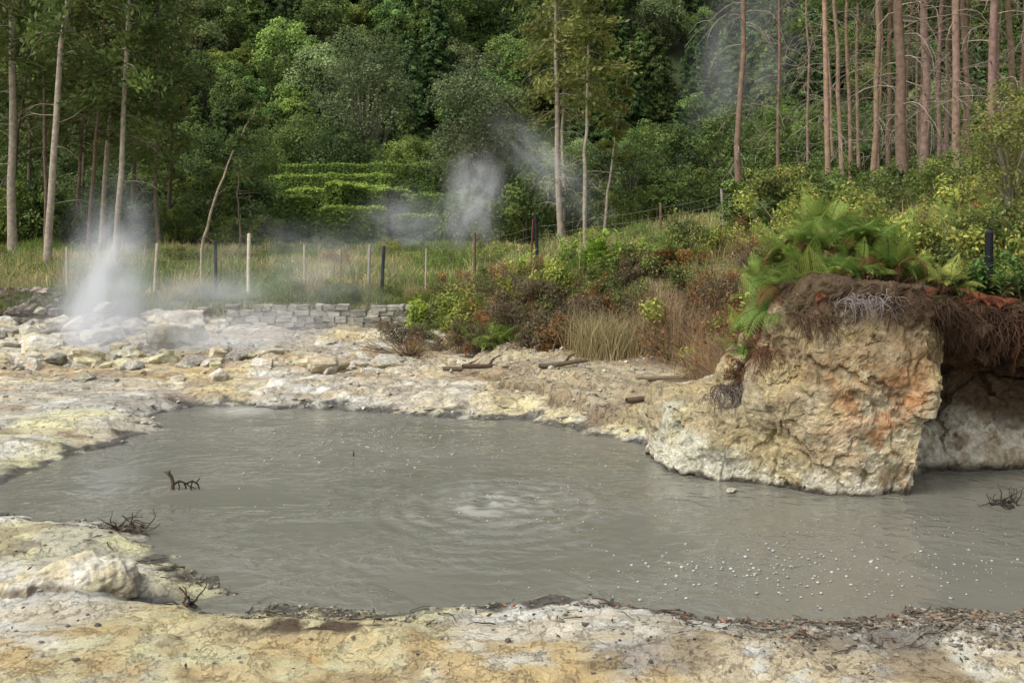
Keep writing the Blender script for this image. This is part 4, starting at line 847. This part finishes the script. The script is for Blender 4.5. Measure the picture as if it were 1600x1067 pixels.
bushy(AX(1580,13.5),13.5,(.7,.7,.9),2.1,44,110,.028,[lin(80,94,50),lin(144,142,74)],'twiggy yellowish-green bush beside the dark post',None,'leafy_bush')
bushy(AX(1630,14),14,(.9,.9,1.1),2.6,50,110,.028,[lin(80,94,50),lin(144,142,74)],'twiggy yellowish-green bush above the overhang',None,'leafy_bush')
bushy(AX(1480,20),20,(.8,.8,.7),1.3,30,100,.035,[lin(76,94,44),lin(126,130,62)],'green leafy bush on the bank',None,'leafy_bush')

# ---------------------------------------------------------------- steam
def steam_mat(name,dens,scale,thr,prof):
    m,nt,N,L=newmat(name);out=N.new('ShaderNodeOutputMaterial');tc=N.new('ShaderNodeTexCoord');oi=N.new('ShaderNodeObjectInfo')
    ad=N.new('ShaderNodeVectorMath');ad.operation='ADD';L.new(tc.outputs['Object'],ad.inputs[0]);L.new(oi.outputs['Location'],ad.inputs[1])
    no=N.new('ShaderNodeTexNoise');no.inputs['Scale'].default_value=scale;no.inputs['Detail'].default_value=4;no.inputs['Roughness'].default_value=.6;no.inputs['Distortion'].default_value=.8;L.new(ad.outputs[0],no.inputs['Vector'])
    ln=N.new('ShaderNodeVectorMath');ln.operation='LENGTH';L.new(tc.outputs['Object'],ln.inputs[0])
    fo=N.new('ShaderNodeMapRange');fo.interpolation_type='SMOOTHSTEP';fo.inputs[1].default_value=.0;fo.inputs[2].default_value=.97;fo.inputs[3].default_value=1;fo.inputs[4].default_value=0;L.new(ln.outputs['Value'],fo.inputs[0])
    mr=N.new('ShaderNodeMapRange');mr.inputs[1].default_value=thr;mr.inputs[2].default_value=thr+.32;L.new(no.outputs['Fac'],mr.inputs[0])
    a=N.new('ShaderNodeMath');a.operation='MULTIPLY';L.new(fo.outputs[0],a.inputs[0]);L.new(mr.outputs[0],a.inputs[1])
    last=a.outputs[0]
    if prof:   # denser near the vent, thinning upward
        sp=N.new('ShaderNodeSeparateXYZ');L.new(tc.outputs['Object'],sp.inputs[0]);pr=N.new('ShaderNodeMapRange');pr.inputs[1].default_value=-.8;pr.inputs[2].default_value=.9;pr.inputs[3].default_value=1.5;pr.inputs[4].default_value=.5;L.new(sp.outputs['Z'],pr.inputs[0])
        a2=N.new('ShaderNodeMath');a2.operation='MULTIPLY';L.new(last,a2.inputs[0]);L.new(pr.outputs[0],a2.inputs[1]);last=a2.outputs[0]
    b=N.new('ShaderNodeMath');b.operation='MULTIPLY';b.inputs[1].default_value=dens;L.new(last,b.inputs[0])
    pv_=N.new('ShaderNodeVolumePrincipled');pv_.inputs['Color'].default_value=(.98,.98,.98,1);pv_.inputs['Anisotropy'].default_value=-.1;L.new(b.outputs[0],pv_.inputs['Density'])
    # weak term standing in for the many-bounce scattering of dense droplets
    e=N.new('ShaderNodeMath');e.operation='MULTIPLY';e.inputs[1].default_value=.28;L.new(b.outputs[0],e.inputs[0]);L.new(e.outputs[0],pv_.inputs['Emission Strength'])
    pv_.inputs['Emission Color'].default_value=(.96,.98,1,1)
    L.new(pv_.outputs[0],out.inputs['Volume'])
    return m
bm=bmesh.new();bmesh.ops.create_icosphere(bm,subdivisions=3,radius=1);sm=bpy.data.meshes.new('steam');bm.to_mesh(sm);bm.free()
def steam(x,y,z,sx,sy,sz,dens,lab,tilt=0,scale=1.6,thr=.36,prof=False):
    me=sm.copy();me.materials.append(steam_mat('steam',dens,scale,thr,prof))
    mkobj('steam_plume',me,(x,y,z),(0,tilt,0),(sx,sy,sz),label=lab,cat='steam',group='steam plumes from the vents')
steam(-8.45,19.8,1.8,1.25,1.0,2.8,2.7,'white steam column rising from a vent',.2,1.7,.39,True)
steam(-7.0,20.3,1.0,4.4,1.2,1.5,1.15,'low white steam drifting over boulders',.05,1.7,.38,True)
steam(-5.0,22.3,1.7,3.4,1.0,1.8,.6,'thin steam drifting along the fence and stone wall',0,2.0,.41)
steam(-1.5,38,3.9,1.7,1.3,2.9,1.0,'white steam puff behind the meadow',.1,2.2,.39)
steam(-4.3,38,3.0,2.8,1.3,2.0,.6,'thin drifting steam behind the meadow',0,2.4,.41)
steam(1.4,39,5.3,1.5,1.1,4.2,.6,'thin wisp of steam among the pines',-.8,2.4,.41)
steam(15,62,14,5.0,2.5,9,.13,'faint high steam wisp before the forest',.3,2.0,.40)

# ---------------------------------------------------------------- light, camera
SUN_AZ=236;SUN_EL=54
wd=bpy.data.worlds.new('World');scene.world=wd;wd.use_nodes=True;nt=wd.node_tree;N=nt.nodes;L=nt.links
bg=N['Background'];sk=N.new('ShaderNodeTexSky');sk.sky_type='NISHITA';sk.sun_disc=False;sk.sun_elevation=math.radians(SUN_EL);sk.sun_rotation=math.radians(SUN_AZ);sk.dust_density=4;sk.air_density=1.0;sk.ozone_density=1
hs=N.new('ShaderNodeHueSaturation');hs.inputs['Saturation'].default_value=.3;L.new(sk.outputs[0],hs.inputs['Color']);L.new(hs.outputs[0],bg.inputs['Color'])
bg.inputs['Strength'].default_value=.23
sl=bpy.data.lights.new('sun','SUN');sl.energy=1.6;sl.angle=math.radians(26);sl.color=(1,.985,.955);so=bpy.data.objects.new('sun',sl);COL.objects.link(so)
az=math.radians(SUN_AZ);el=math.radians(SUN_EL)
dv=Vector((math.sin(az)*math.cos(el),math.cos(az)*math.cos(el),math.sin(el)));so.rotation_euler=dv.to_track_quat('Z','Y').to_euler();so.location=(0,0,40)
cam=bpy.data.cameras.new('camera');co=bpy.data.objects.new('camera',cam);COL.objects.link(co);co.location=(0,0,3);co.rotation_euler=(math.radians(90),0,0)
cam.sensor_width=36;cam.lens=33.75;cam.shift_y=-.1147;cam.clip_end=600;scene.camera=co
scene.view_settings.view_transform='Standard';scene.view_settings.look='None';scene.view_settings.exposure=0
